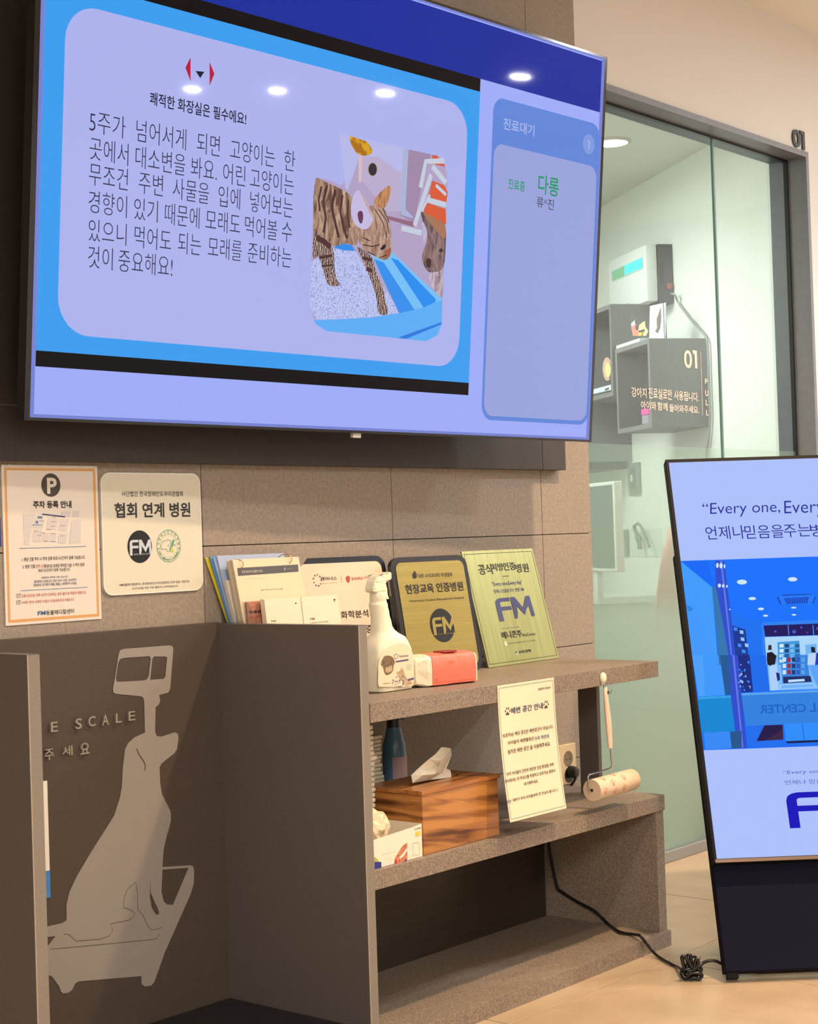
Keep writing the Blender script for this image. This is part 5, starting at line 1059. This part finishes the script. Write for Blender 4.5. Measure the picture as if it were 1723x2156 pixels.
ep([(1500, 0), (1720, 0), (1720, 300), (1600, 310), (1520, 120)], (90, 160, 246), .0024, a8); ep([(1590, 0), (1720, 0), (1720, 90), (1600, 100)], (10, 40, 180), .0027, a8)
ep([(1260, 215), (1530, 205), (1545, 265), (1265, 280)], (20, 40, 100), .0028, a8); ep([(1310, 245), (1470, 235), (1475, 258), (1312, 270)], (190, 220, 250), .003, a8)
ep([(1230, 290), (1560, 275), (1600, 318), (1205, 340)], (150, 200, 250), .003, a8); ep([(1250, 300), (1550, 288), (1575, 312), (1235, 330)], (110, 176, 246), .0032, a8)
ep([(845, 378), (1720, 330), (1720, 660), (895, 700)], (44, 128, 222), .0033, a8); ep([(850, 378), (1720, 330), (1720, 352), (852, 400)], (90, 164, 236), .0035, a8)
E_.text('ЯETNEC'.replace('Я', 'R')[::-1] if 0 else 'CENTER', a8(1035, 580), a8(1478, 480), scr((20, 92, 196)), es, .012, k=.004, mirror=True)
E_.text('AL', a8(1520, 562), a8(1690, 468), scr((20, 92, 196)), es, .012, k=.004, mirror=True)
ep([(895, 700), (1720, 655), (1720, 890), (910, 915)], (22, 108, 236), .0034, a8); ep([(1270, 680), (1720, 655), (1720, 830), (1285, 850)], (40, 140, 250), .0036, a8)
ep([(1075, 695), (1255, 688), (1262, 835), (998, 850)], (28, 16, 70), .0037, a8); ep([(1250, 735), (1262, 835), (1080, 845)], (56, 30, 66), .0038, a8)
ep([(1285, 852), (1720, 828), (1720, 852), (1300, 872)], (2, 18, 70), .0038, a8); ep([(1445, 680), (1452, 680), (1470, 838), (1462, 838)], (10, 90, 210), .0038, a8)
ep([(475, 765), (735, 755), (752, 920), (492, 935)], (50, 136, 246), .0034, a8); ep([(735, 755), (850, 750), (850, 918), (752, 922)], (30, 84, 140), .0035, a8)
BLU = scr((34, 44, 150)); BLV = scr((10, 12, 186)); BL2 = scr((80, 90, 190))
E_.text('“Every one,', a7(465, 708), a7(1212, 540), BLU, es, -.004, k=.002, slant=.12)
E_.text('Every day”', a7(1275, 706), a7(2010, 516), BLU, es, -.004, k=.002, slant=.12)
E_.text('언제나', a7(505, 925), a7(872, 780), BLU, es, 0, k=.002); E_.text('믿음을', a7(892, 915), a7(1255, 772), BLU, es, 0, k=.002); E_.text('주는', a7(1278, 900), a7(1520, 765), BLU, es, 0, k=.002); E_.text('병원', a7(1540, 896), a7(1800, 760), BLU, es, 0, k=.002)
E_.text('“Every one, Every day”', a8(1262, 1185), a8(2060, 1110), BL2, es, 0, k=.002, slant=.12); E_.text('언제나 믿음을 주는 병원', a8(1280, 1280), a8(2050, 1205), BL2, es, 0, k=.002)
fmlogo(E_, a8, (1330, 1708, 2140, 1325), BLV, es, .002)

# ------------------------------------------------------------------ lettering on wall and glass
WP_ = Pl((1.4, WY-.0005, 2.3), (1, 0, 0), (0, 0, 1))
rn = tag(WP_.text('0', (1668, 310.5), (1683.2, 273), mat('dark_number', (44, 52, 56), .5), None, .03, k=.0003), 'large dark grey 01 on the white wall above the glass door', 'number'); rn.name = 'room_number'
def p105(x, y): return (1560+x/10.57, 220+y/10.57)
# rebuild the number as one slightly raised thing
bpy.data.objects.remove(rn)
o = thing('room_number', 'large dark grey 01 on the white wall above the glass door', 'number', tuple(WP_.at(*WP_.uv((1683, 300)))))
NM = mat('dark_number', (44, 52, 56), .5)
for ch, p0, p1 in (('0', (1138, 958), (1303, 560)), ('1', (1300, 1000), (1395, 600))):
    V, Fc, _, _ = textmesh(ch, .03 if ch == '0' else .012); (u0, v0), (u1, v1) = WP_.uv(p105(*p0)), WP_.uv(p105(*p1)); w_ = u1-u0
    (_, v0) = WP_.uv(p105((p0[0]+p1[0])/2, p0[1])); (_, v1) = WP_.uv(p105((p0[0]+p1[0])/2, p1[1]))
    P_ = [WP_.at(u0+w_*a, v0+(v1-v0)*b, .0035) for a, b in V]; bm = bmesh.new()
    me = obj('numeral', P_, Fc, NM, o); mo = me.modifiers.new('t', 'SOLIDIFY'); mo.thickness = .003; mo.offset = 0
GL = Pl((.9, .1235, 1.5), (1, 0, 0), (0, 0, 1))
PEACH = mat('peach_film_lettering', (246, 218, 200), .6)
def p54(x, y): return (1230+x/5.39, 560+y/5.39)
for t, p0, p1, b in (('0', (1140, 1160), (1222, 955), .012), ('1', (1236, 1160), (1280, 958), .0), ('강아지', (542, 1490), (708, 1380), .006), ('진료실로만', (735, 1510), (998, 1390), .006), ('사용됩니다.', (1025, 1530), (1300, 1425), .006), ('아이와', (650, 1630), (818, 1535), .006), ('함께', (838, 1640), (948, 1548), .006), ('들어와주세요.', (972, 1665), (1305, 1580), .006), ('P', (1374, 1340), (1404, 1282), .004), ('U', (1378, 1475), (1410, 1412), .004), ('L', (1384, 1582), (1410, 1520), .004), ('L', (1388, 1695), (1414, 1635), .004)):
    (u0, v0), (u1, v1) = GL.uv(p54(*p0)), GL.uv(p54(*p1)); xm = (p0[0]+p1[0])/2
    va = GL.uv(p54(xm, p0[1]))[1]; vb = GL.uv(p54(xm, p1[1]))[1]
    GL.text(t, (u0, va), (u1, vb), PEACH, win, b, k=0, uv=True)
GL.line('divider_line', [p54(1326, 975), p54(1346, 1697)], .0016, PEACH, win, 0)

# ------------------------------------------------------------------ consultation room
def cs(x, y, s0): p = hitp(x, y, P0+A*s0, A); return (-(p-P0).dot(B), p.z)
def wbox(g, s0, s1, o0, o1, z0, z1, bev=0): return g.frame(W(s0, o0, z0), A, -B, UZ, s1-s0, o1-o0, z1-z0, bev)
def cabinet(label, s0, s1, d, z0, z1, t=.018):
    c = thing('wall_cabinet', label, 'cabinet', tuple(W((s0+s1)/2, d/2, z0)))
    g = G(); wbox(g, s0, s0+t, .001, d, z0, z1, .0006); wbox(g, s1-t, s1, .001, d, z0, z1, .0006); wbox(g, s0+t, s1-t, .001, d, z0, z0+t); wbox(g, s0+t, s1-t, .001, d, z1-t, z1); g.make('carcass', INBOX, c)
    g = G(); wbox(g, s0+t, s1-t, .001, .008, z0+t, z1-t); g.make('back_panel', INBOX, c); return c
cabinet('lower grey open wall cube, its side panel behind the peach lettering', .560, .915, .238, 1.388, 1.727)
cabinet('upper grey open wall cube partly hidden by the television', .950, 1.31, .238, 1.545, 1.915)
cabinet('dark grey open wall cube, leftmost, mostly behind the television edge', 1.36, 1.72, .238, 1.30, 1.60)
# white wall unit with lit window
au = thing('air_steriliser', 'white and dark grey wall unit with a glowing turquoise window', 'appliance', tuple(W(1.06, .06, 1.92)))
UDG = mat('unit_dark_grey', (74, 76, 80), .45); UW = mat('unit_white', (226, 232, 228), .45, noise=(400, .05, (1, 1, 1)))
g = G(); wbox(g, .857, 1.277, .0005, .066, 1.905, 2.143, .003); g.make('rear_housing', UDG, au)
g = G(); wbox(g, .857, 1.277, .0665, .116, 1.912, 2.143, .010); g.make('front_cover', UW, au, smooth=True)
UP_ = Pl(W(.857, .1166, 1.92), A, UZ)
wpx = [(1287, 567), (1352, 541), (1354, 566), (1290, 593)]
UP_.px('window_glow', [(1289, 571), (1353, 541.5), (1354, 564), (1290.5, 592)], mat('unit_window_green', (110, 170, 132), .3, emit=((90, 150, 110), .5)), au, .0008)
UP_.px('window_glow', [(1316, 560), (1353, 542), (1353.5, 564), (1316.5, 579)], mat('unit_window_turquoise', (60, 220, 224), .3, emit=((40, 224, 232), 1.3)), au, .0012)
UP_.line('window_rim', [(1288, 571.5), (1353.6, 541), (1354.6, 564.5), (1290, 593)], .003, mat('pale_rim', (206, 232, 226), .3), au, .0014, closed=True); UP_.line('tube_line', [(1318, 571), (1352, 555)], .0018, UDG, au, .0016)
UP_.text('Pure Air', (1313, 644), (1326, 637), UDG, au, .004, k=.0008)
US = Pl(W(.856, .03, 2.0), -B, UZ)
US.line('grip_recess', [(1390, 557), (1391, 595), (1396, 597), (1396, 557)], .003, BLACK, au, .001, closed=True)
cpt = US.uv((1410, 603)); G().lathe(US.at(cpt[0], cpt[1], .0005), US.n, [(0, .014), (.006, .013), (.008, .006)], 16).make('switch', mat('switch_red', (160, 90, 84), .4), au, smooth=True)
# grey cable from the unit down the wall
GC = mat('grey_cable', (150, 156, 152), .5)
pp = [(1414, 618), (1422, 622), (1428, 636), (1445, 660), (1470, 690), (1484, 706), (1490, 722), (1492, 760), (1494, 830), (1496, 880), (1492, 930), (1488, 958)]
pts = [hitp(x, y, P0-B*(.030 if i < 2 else .012), B) for i, (x, y) in enumerate(pp)]
pts += [pts[-1]-UZ*.2, pts[-1]-UZ*.45]
cbl = G().tube(spline(pts, 5), .0045, 8).make('supply_cable', GC, smooth=True, loc=tuple(pts[-1])); tag(cbl, 'grey cable running from the white wall unit down past the cabinets', 'cable')
# photo stand, flat book and figurine on the lower cube
def upright(off, x0, x1):
    return Pl(W(.6, off, 1.727), A, UZ)
PS = Pl(W(.62, .13, 1.728), (A*.86-B*.5).normalized(), UZ)
ps = [PS.uv(p) for p in ((1367, 709.5), (1401, 706), (1402, 637), (1369, 649))]
zb_ = min(ps[0][1], ps[1][1], 0)
card = tag(PS.slab('photo_card', [(ps[0][0], .0005), (ps[1][0], .0005), (ps[2][0], ps[2][1]), (ps[3][0], ps[2][1]-.004)], .004, mat('card_white', (224, 230, 232), .5), loc=tuple(PS.at(ps[0][0], 0, 0))), 'white card with a brown animal picture standing on the lower grey cube', 'card')
PS.px('animal_print', [(1384, 690), (1383, 672), (1389, 655), (1392, 646), (1393, 670), (1391, 690), (1386, 702), (1380, 698)], mat('brown_animal_print', (104, 90, 80), .5, noise=(150, .3, (1, 1, 1))), card, .0006)
for k_ in range(5): PS.line('print_line', [(1396, 676+k_*5), (1400, 675+k_*5)], .0012, GRYI, card, .0008); PS.line('print_line', [(1371, 668+k_*8), (1376, 667+k_*8)], .0012, mat('violet_ink', (120, 120, 160), .5), card, .0008)
G().frame(PS.at(ps[1][0]+.001, .0005, -.012), PS.a, UZ, PS.n, .004, ps[2][1], .012).make('dark_backing', UDG, card)
FG = Pl(W(.70, .15, 1.728), (A*.86-B*.5).normalized(), UZ)
fig = thing('pet_figurine', 'small pink, yellow and dark paper pet figure beside the white card', 'figurine', tuple(FG.at(*FG.uv((1350, 706)))))
for pts_, c_, k_ in (([(1326, 660), (1335, 662), (1342, 668), (1350, 676), (1345, 688), (1330, 690)], (78, 76, 70), 0), ([(1330, 682), (1338, 674), (1341, 690), (1334, 700)], (190, 186, 200), .004), ([(1332, 690), (1340, 683), (1350, 686), (1356, 698), (1352, 707.5), (1336, 707.5)], (222, 128, 110), .008), ([(1346, 688), (1356, 680), (1362, 676), (1363, 688), (1369, 698), (1364, 707.5), (1350, 706)], (206, 206, 150), .012), ([(1343, 686), (1350, 684), (1348, 696), (1343, 694)], (70, 56, 50), .0145), ([(1350, 697), (1362, 694), (1361, 698), (1351, 701)], (60, 40, 40), .0165), ([(1351, 701), (1358, 700), (1357, 707), (1351, 707)], (240, 200, 40), .0185)):
    uv_ = [FG.uv(p) for p in pts_]; uv_ = [(a, max(b, .001)) for a, b in uv_]
    FG.slab('paper_layer', uv_, .0035, mat('paper_%d_%d_%d' % c_, c_, .6), fig, k=k_)
BK = G(); bq = [hit(x, y, 2, 1.729) for x, y in ((1299, 734), (1309, 722), (1336, 711), (1370, 709.5), (1336, 719))]
q1b, q2b = co(1300, 733, .236), None
g = G(); wbox(g, .66, .905, .15, .236, 1.7275, 1.7405, .001); bk = tag(g.make('notepad', mat('pale_pad', (222, 234, 226), .5), loc=tuple(W(.78, .2, 1.7275))), 'pale notepad lying flat on the front edge of the lower grey cube', 'notepad')
BP = Pl(W(.8, .2363, 1.734), A, UZ); BP.text('memo', BP.uv((1308, 726)), BP.uv((1325, 720)), UDG, bk, .02, uv=True, k=.0006)
# pink-lidded jar inside the lower cube
jp = hitp(1357, 905, P0+A*.68, A)
jz = 1.388+.018
jr = W(.655, .20, jz); jar = thing('specimen_jar', 'small clear jar with a bright pink lid inside the lower grey cube', 'jar', tuple(jr))
G().lathe(jr+UZ*.0005, UZ, [(0, .034), (.002, .036), (.034, .036), (.036, .034)], 20).make('jar_body', mat('clear_grey_plastic', (150, 150, 160), .2, spec=.6), jar, smooth=True)
G().lathe(jr+UZ*.0365, UZ, [(0, .037), (.001, .038), (.022, .038), (.023, .036)], 20).make('lid', mat('pink_lid', (226, 84, 160), .4), jar, smooth=True)
# ornament and label in the upper cube
og = Pl(W(1.0, .21, 1.565), (A*.8-B*.6).normalized(), UZ)
orn = thing('hanging_ornament', 'round beige and yellow paper ornament in the upper grey cube', 'ornament', tuple(og.at(*og.uv((1279, 790)))))
z_ = 1.5635
cu = og.uv((1279, 777)); og.slab('paper_ring', ell(cu[0], cu[1], .022, .048, 22), .004, mat('beige_ring', (196, 160, 140), .6), orn); og.slab('paper_ring', ell(cu[0]-.006, cu[1]-.005, .014, .03, 18), .003, mat('pale_yellow_ring', (214, 204, 130), .6), orn, k=.0045)
cu0 = og.at(cu[0], z_-og.o.z+.0005, 0); G().tube([cu0, og.at(cu[0], cu[1]-.045, -.002)], .0018, 6).make('stem', UDG, orn)
ul = Pl(W(1.1, .2385, 1.555), A, UZ); ll = [ul.uv(p) for p in ((1249, 829), (1287.5, 820), (1287, 810), (1248, 819))]
lab_ = tag(ul.slab('shelf_label', [(ll[1][0], ll[1][1]-.002), (ll[0][0], ll[0][1]-.002), (ll[0][0], ll[2][1]), (ll[1][0], ll[2][1])], .002, mat('label_white', (214, 226, 234), .5), loc=tuple(ul.at(*ll[1])), k=.002), 'white label with black mark on the lower edge of the upper cube', 'label')
ul.px('label_mark', [(1275, 819), (1284, 815), (1284, 820), (1276, 823)], UDG, lab_, .0026)
# dark worktop with papers below, low and left
g = G(); wbox(g, 1.42, 2.1, .001, .42, 1.268, 1.315, .002); wk = tag(g.make('dark_shelf', mat('charcoal_board', (50, 48, 48), .5), loc=tuple(W(1.6, .2, 1.27))), 'charcoal board shelf on the inner wall behind the television corner', 'shelf')
g = G(); wbox(g, 1.45, 1.75, .10, .33, 1.3155, 1.3195); tag(g.make('paper_sheet', mat('grey_green_paper', (170, 180, 170), .6), loc=tuple(W(1.6, .2, 1.3155))), 'pale sheet lying on the charcoal board shelf', 'paper')
# computer monitor, desk, panels
MP = Pl(W(1.2, .55, .9), A, UZ)
mm = [MP.uv(p) for p in ((1300, 1205), (1299, 1012), (1243, 1025))]
mu0, mv0, mv1 = mm[0][0], mm[0][1], mm[1][1]; mu1 = mm[2][0]+.22
if mu1 < mu0: pass
mw = (mu1-mu0)
mo_ = thing('computer_monitor', 'white framed computer monitor seen through the frosted glass', 'monitor', tuple(MP.at((mu0+mu1)/2, mv0-.12, 0)))
ma = -MP.a if MP.n.dot(A.cross(UZ)) < 0 and False else MP.a
G().frame(MP.at(mu0, mv0, -.03), MP.a, UZ, MP.n, mw, mv1-mv0, .03, .004).make('housing', mat('monitor_white', (232, 236, 230), .4), mo_)
MP.poly('screen', [(mu0+.020, mv0+.014), (mu1-.015, mv0+.014), (mu1-.015, mv1-.012), (mu0+.020, mv1-.012)], mat('dim_screen', (84, 96, 92), .3), mo_, .0008)
G().frame(MP.at((mu0+mu1)/2-.02, mv0-.12, -.025), MP.a, UZ, MP.n, .04, .13, .02).make('stand', mat('monitor_white', (232, 236, 230), .4), mo_)
dz = MP.o.z+mv0-.12
g = G(); wbox(g, 1.0, 2.3, .002, .66, dz-.03, dz-.0005, .002); dk = thing('desk', 'white desk along the inner wall, behind the frosted glass', 'desk', tuple(W(1.3, .4, 0)))
DW = mat('desk_white', (226, 228, 218), .5); g.make('desktop', DW, dk)
for s_ in (1.02, 2.25): g = G(); wbox(g, s_, s_+.03, .03, .64, 0, dz-.031); g.make('desk_panel', DW, dk)
def wallplate(name, label, cat, p, th, m, off=0):
    s0, z1_ = co(p[2], p[1], off); s1, z0_ = co(p[0], p[3], off); g = G(); wbox(g, min(s0, s1), max(s0, s1), off+.0005, off+th, z0_, z1_, .001)
    return tag(g.make(name, m, loc=tuple(W(s0, off, z0_))), label, cat)
sw = wallplate('switch_panel', 'tall grey switch panel on the inner wall right of the monitor', 'switch', (1329, 973, 1350, 1042), .012, mat('panel_grey', (120, 128, 120), .5))
pq = Pl(W(1.2, .0130, 1.2), A, UZ); pq.poly('round_key', ell(*pq.uv((1330.5, 1007)), .012, .016, 16), mat('key_white', (220, 224, 214), .4), sw, .0005); pq.px('dark_field', [(1328, 984), (1338, 984), (1339, 1030), (1329, 1030)], mat('panel_dark', (86, 96, 90), .5), sw, .0003)
wallplate('wall_sheet', 'pale sheet pinned on the inner wall behind the handset', 'sheet', (1328, 1112, 1392, 1172), .003, mat('sheet_pale', (214, 224, 214), .6))
wallplate('narrow_panel', 'narrow grey panel on the inner wall between monitor and handset', 'panel', (1313, 1115, 1325, 1170), .01, mat('panel_grey', (120, 128, 120), .5))
hs = [hitp(x, y, P0-B*.04, B) for x, y in ((1336, 1118), (1338, 1106), (1345, 1103), (1352, 1112), (1360, 1130), (1368, 1152))]
hd = thing('handset', 'grey handset with looped cord hanging on the inner wall', 'handset', tuple(hs[0])); G().tube(spline(hs, 5), .006, 8).make('cord', mat('handset_grey', (110, 118, 112), .5), hd, smooth=True)
hs2 = [hitp(x, y, P0-B*.035, B) for x, y in ((1335, 1108), (1342, 1126), (1346, 1138), (1348, 1156))]
G().tube(spline(hs2, 4), [.008]*5+[.013]*4+[.010]*4, 10).make('grip', mat('handset_grey', (110, 118, 112), .5), hd, smooth=True)
# pale pink shell chairs close behind the glass
def shell_chair(label, cpos, ang, w_, col, zt):
    c = thing('shell_chair', label, 'chair', (cpos[0], cpos[1], 0)); ca, sa = math.cos(ang), math.sin(ang)
    X = lambda x, y, z: Vector((cpos[0]+x*ca-y*sa, cpos[1]+x*sa+y*ca, z))
    rows = []
    for j in range(11):
        t = j/10; z = .46+(zt-.46)*t; hw = w_*math.sqrt(max(0, 1-((t-.35)/.66)**2)) if t > .35 else w_
        hw = max(hw, .03)
        rows.append([X(hw*math.sin(a)/math.sin(1.1), .18+.06*t-.16*(1-math.cos(a)), z) for a in [-1.1+2.2*i/12 for i in range(13)]])
    g = G().loft(rows, cap=False, closed=False); o = g.make('backrest', col, c, smooth=True); m_ = o.modifiers.new('t', 'SOLIDIFY'); m_.thickness = .012
    g = G().loft([[X(w_*math.cos(t)*k, w_*math.sin(t)*k*.95, .46-.02*(1-k)) for t in [2*math.pi*i/20 for i in range(20)]] for k in (1, .96)]); g = G().loft([[X(w_*math.cos(t), w_*math.sin(t)*.95, z) for t in [2*math.pi*i/20 for i in range(20)]] for z in (.43, .465)]); g.make('seat', col, c, smooth=True)
    for sx in (-1, 1):
        for sy in (-1, 1): G().tube([X(sx*w_*.5, sy*w_*.5, .43), X(sx*w_*.95, sy*w_*.9, .001)], [.014, .010], 8).make('leg', mat('pale_wood_leg', (196, 170, 130), .5), c, smooth=True)
PCH = mat('pale_pink_shell', (236, 160, 150), .5)
pc_ = hit(1400, 1200, 1, .42)
shell_chair('pale pink shell chair behind the frosted glass, beside the standing display', (pc_.x-.11, .50), R(205), .24, PCH, 1.01)
# round ceiling light of the consultation room
cl = hit(1288, 299, 2, ZC-.002)
dl = thing('ceiling_light', 'round lit ceiling light of the consultation room, seen above the wall unit', 'lamp', (cl.x, cl.y, ZC))
LENS = mat('lit_lens', (255, 250, 240), .5, emit=((255, 252, 246), 6))
G().lathe((cl.x, cl.y, ZC-.0005), (0, 0, -1), [(0, .074), (.006, .072), (.008, .062), (.006, .060)], 28).make('trim_ring', PLASTER, dl, smooth=True)
G().lathe((cl.x, cl.y, ZC-.001), (0, 0, -1), [(0, .061), (.006, .060)], 28).make('lens', LENS, dl)
# round downlights mirrored in the television
for i, (x, y) in enumerate(DOWNLIGHTS):
    d_ = thing('ceiling_downlight', ['round ceiling downlight mirrored above the chevrons of the television slide', 'round ceiling downlight mirrored second from left in the television', 'round ceiling downlight mirrored above the cat picture in the television', 'round ceiling downlight mirrored in the blue band of the television'][i], 'lamp', (x, y, CEIL), 'downlights mirrored in the television')
    G().lathe((x, y, CEIL-.0005), (0, 0, -1), [(0, .066), (.004, .064), (.006, .054), (.004, .049)], 24).make('trim_ring', PLASTER, d_, smooth=True)
    G().lathe((x, y, CEIL-.001), (0, 0, -1), [(0, .042), (.004, .041)], 24).make('lens', mat('bright_lens', (255, 250, 240), .5, emit=((255, 248, 240), 800)), d_)
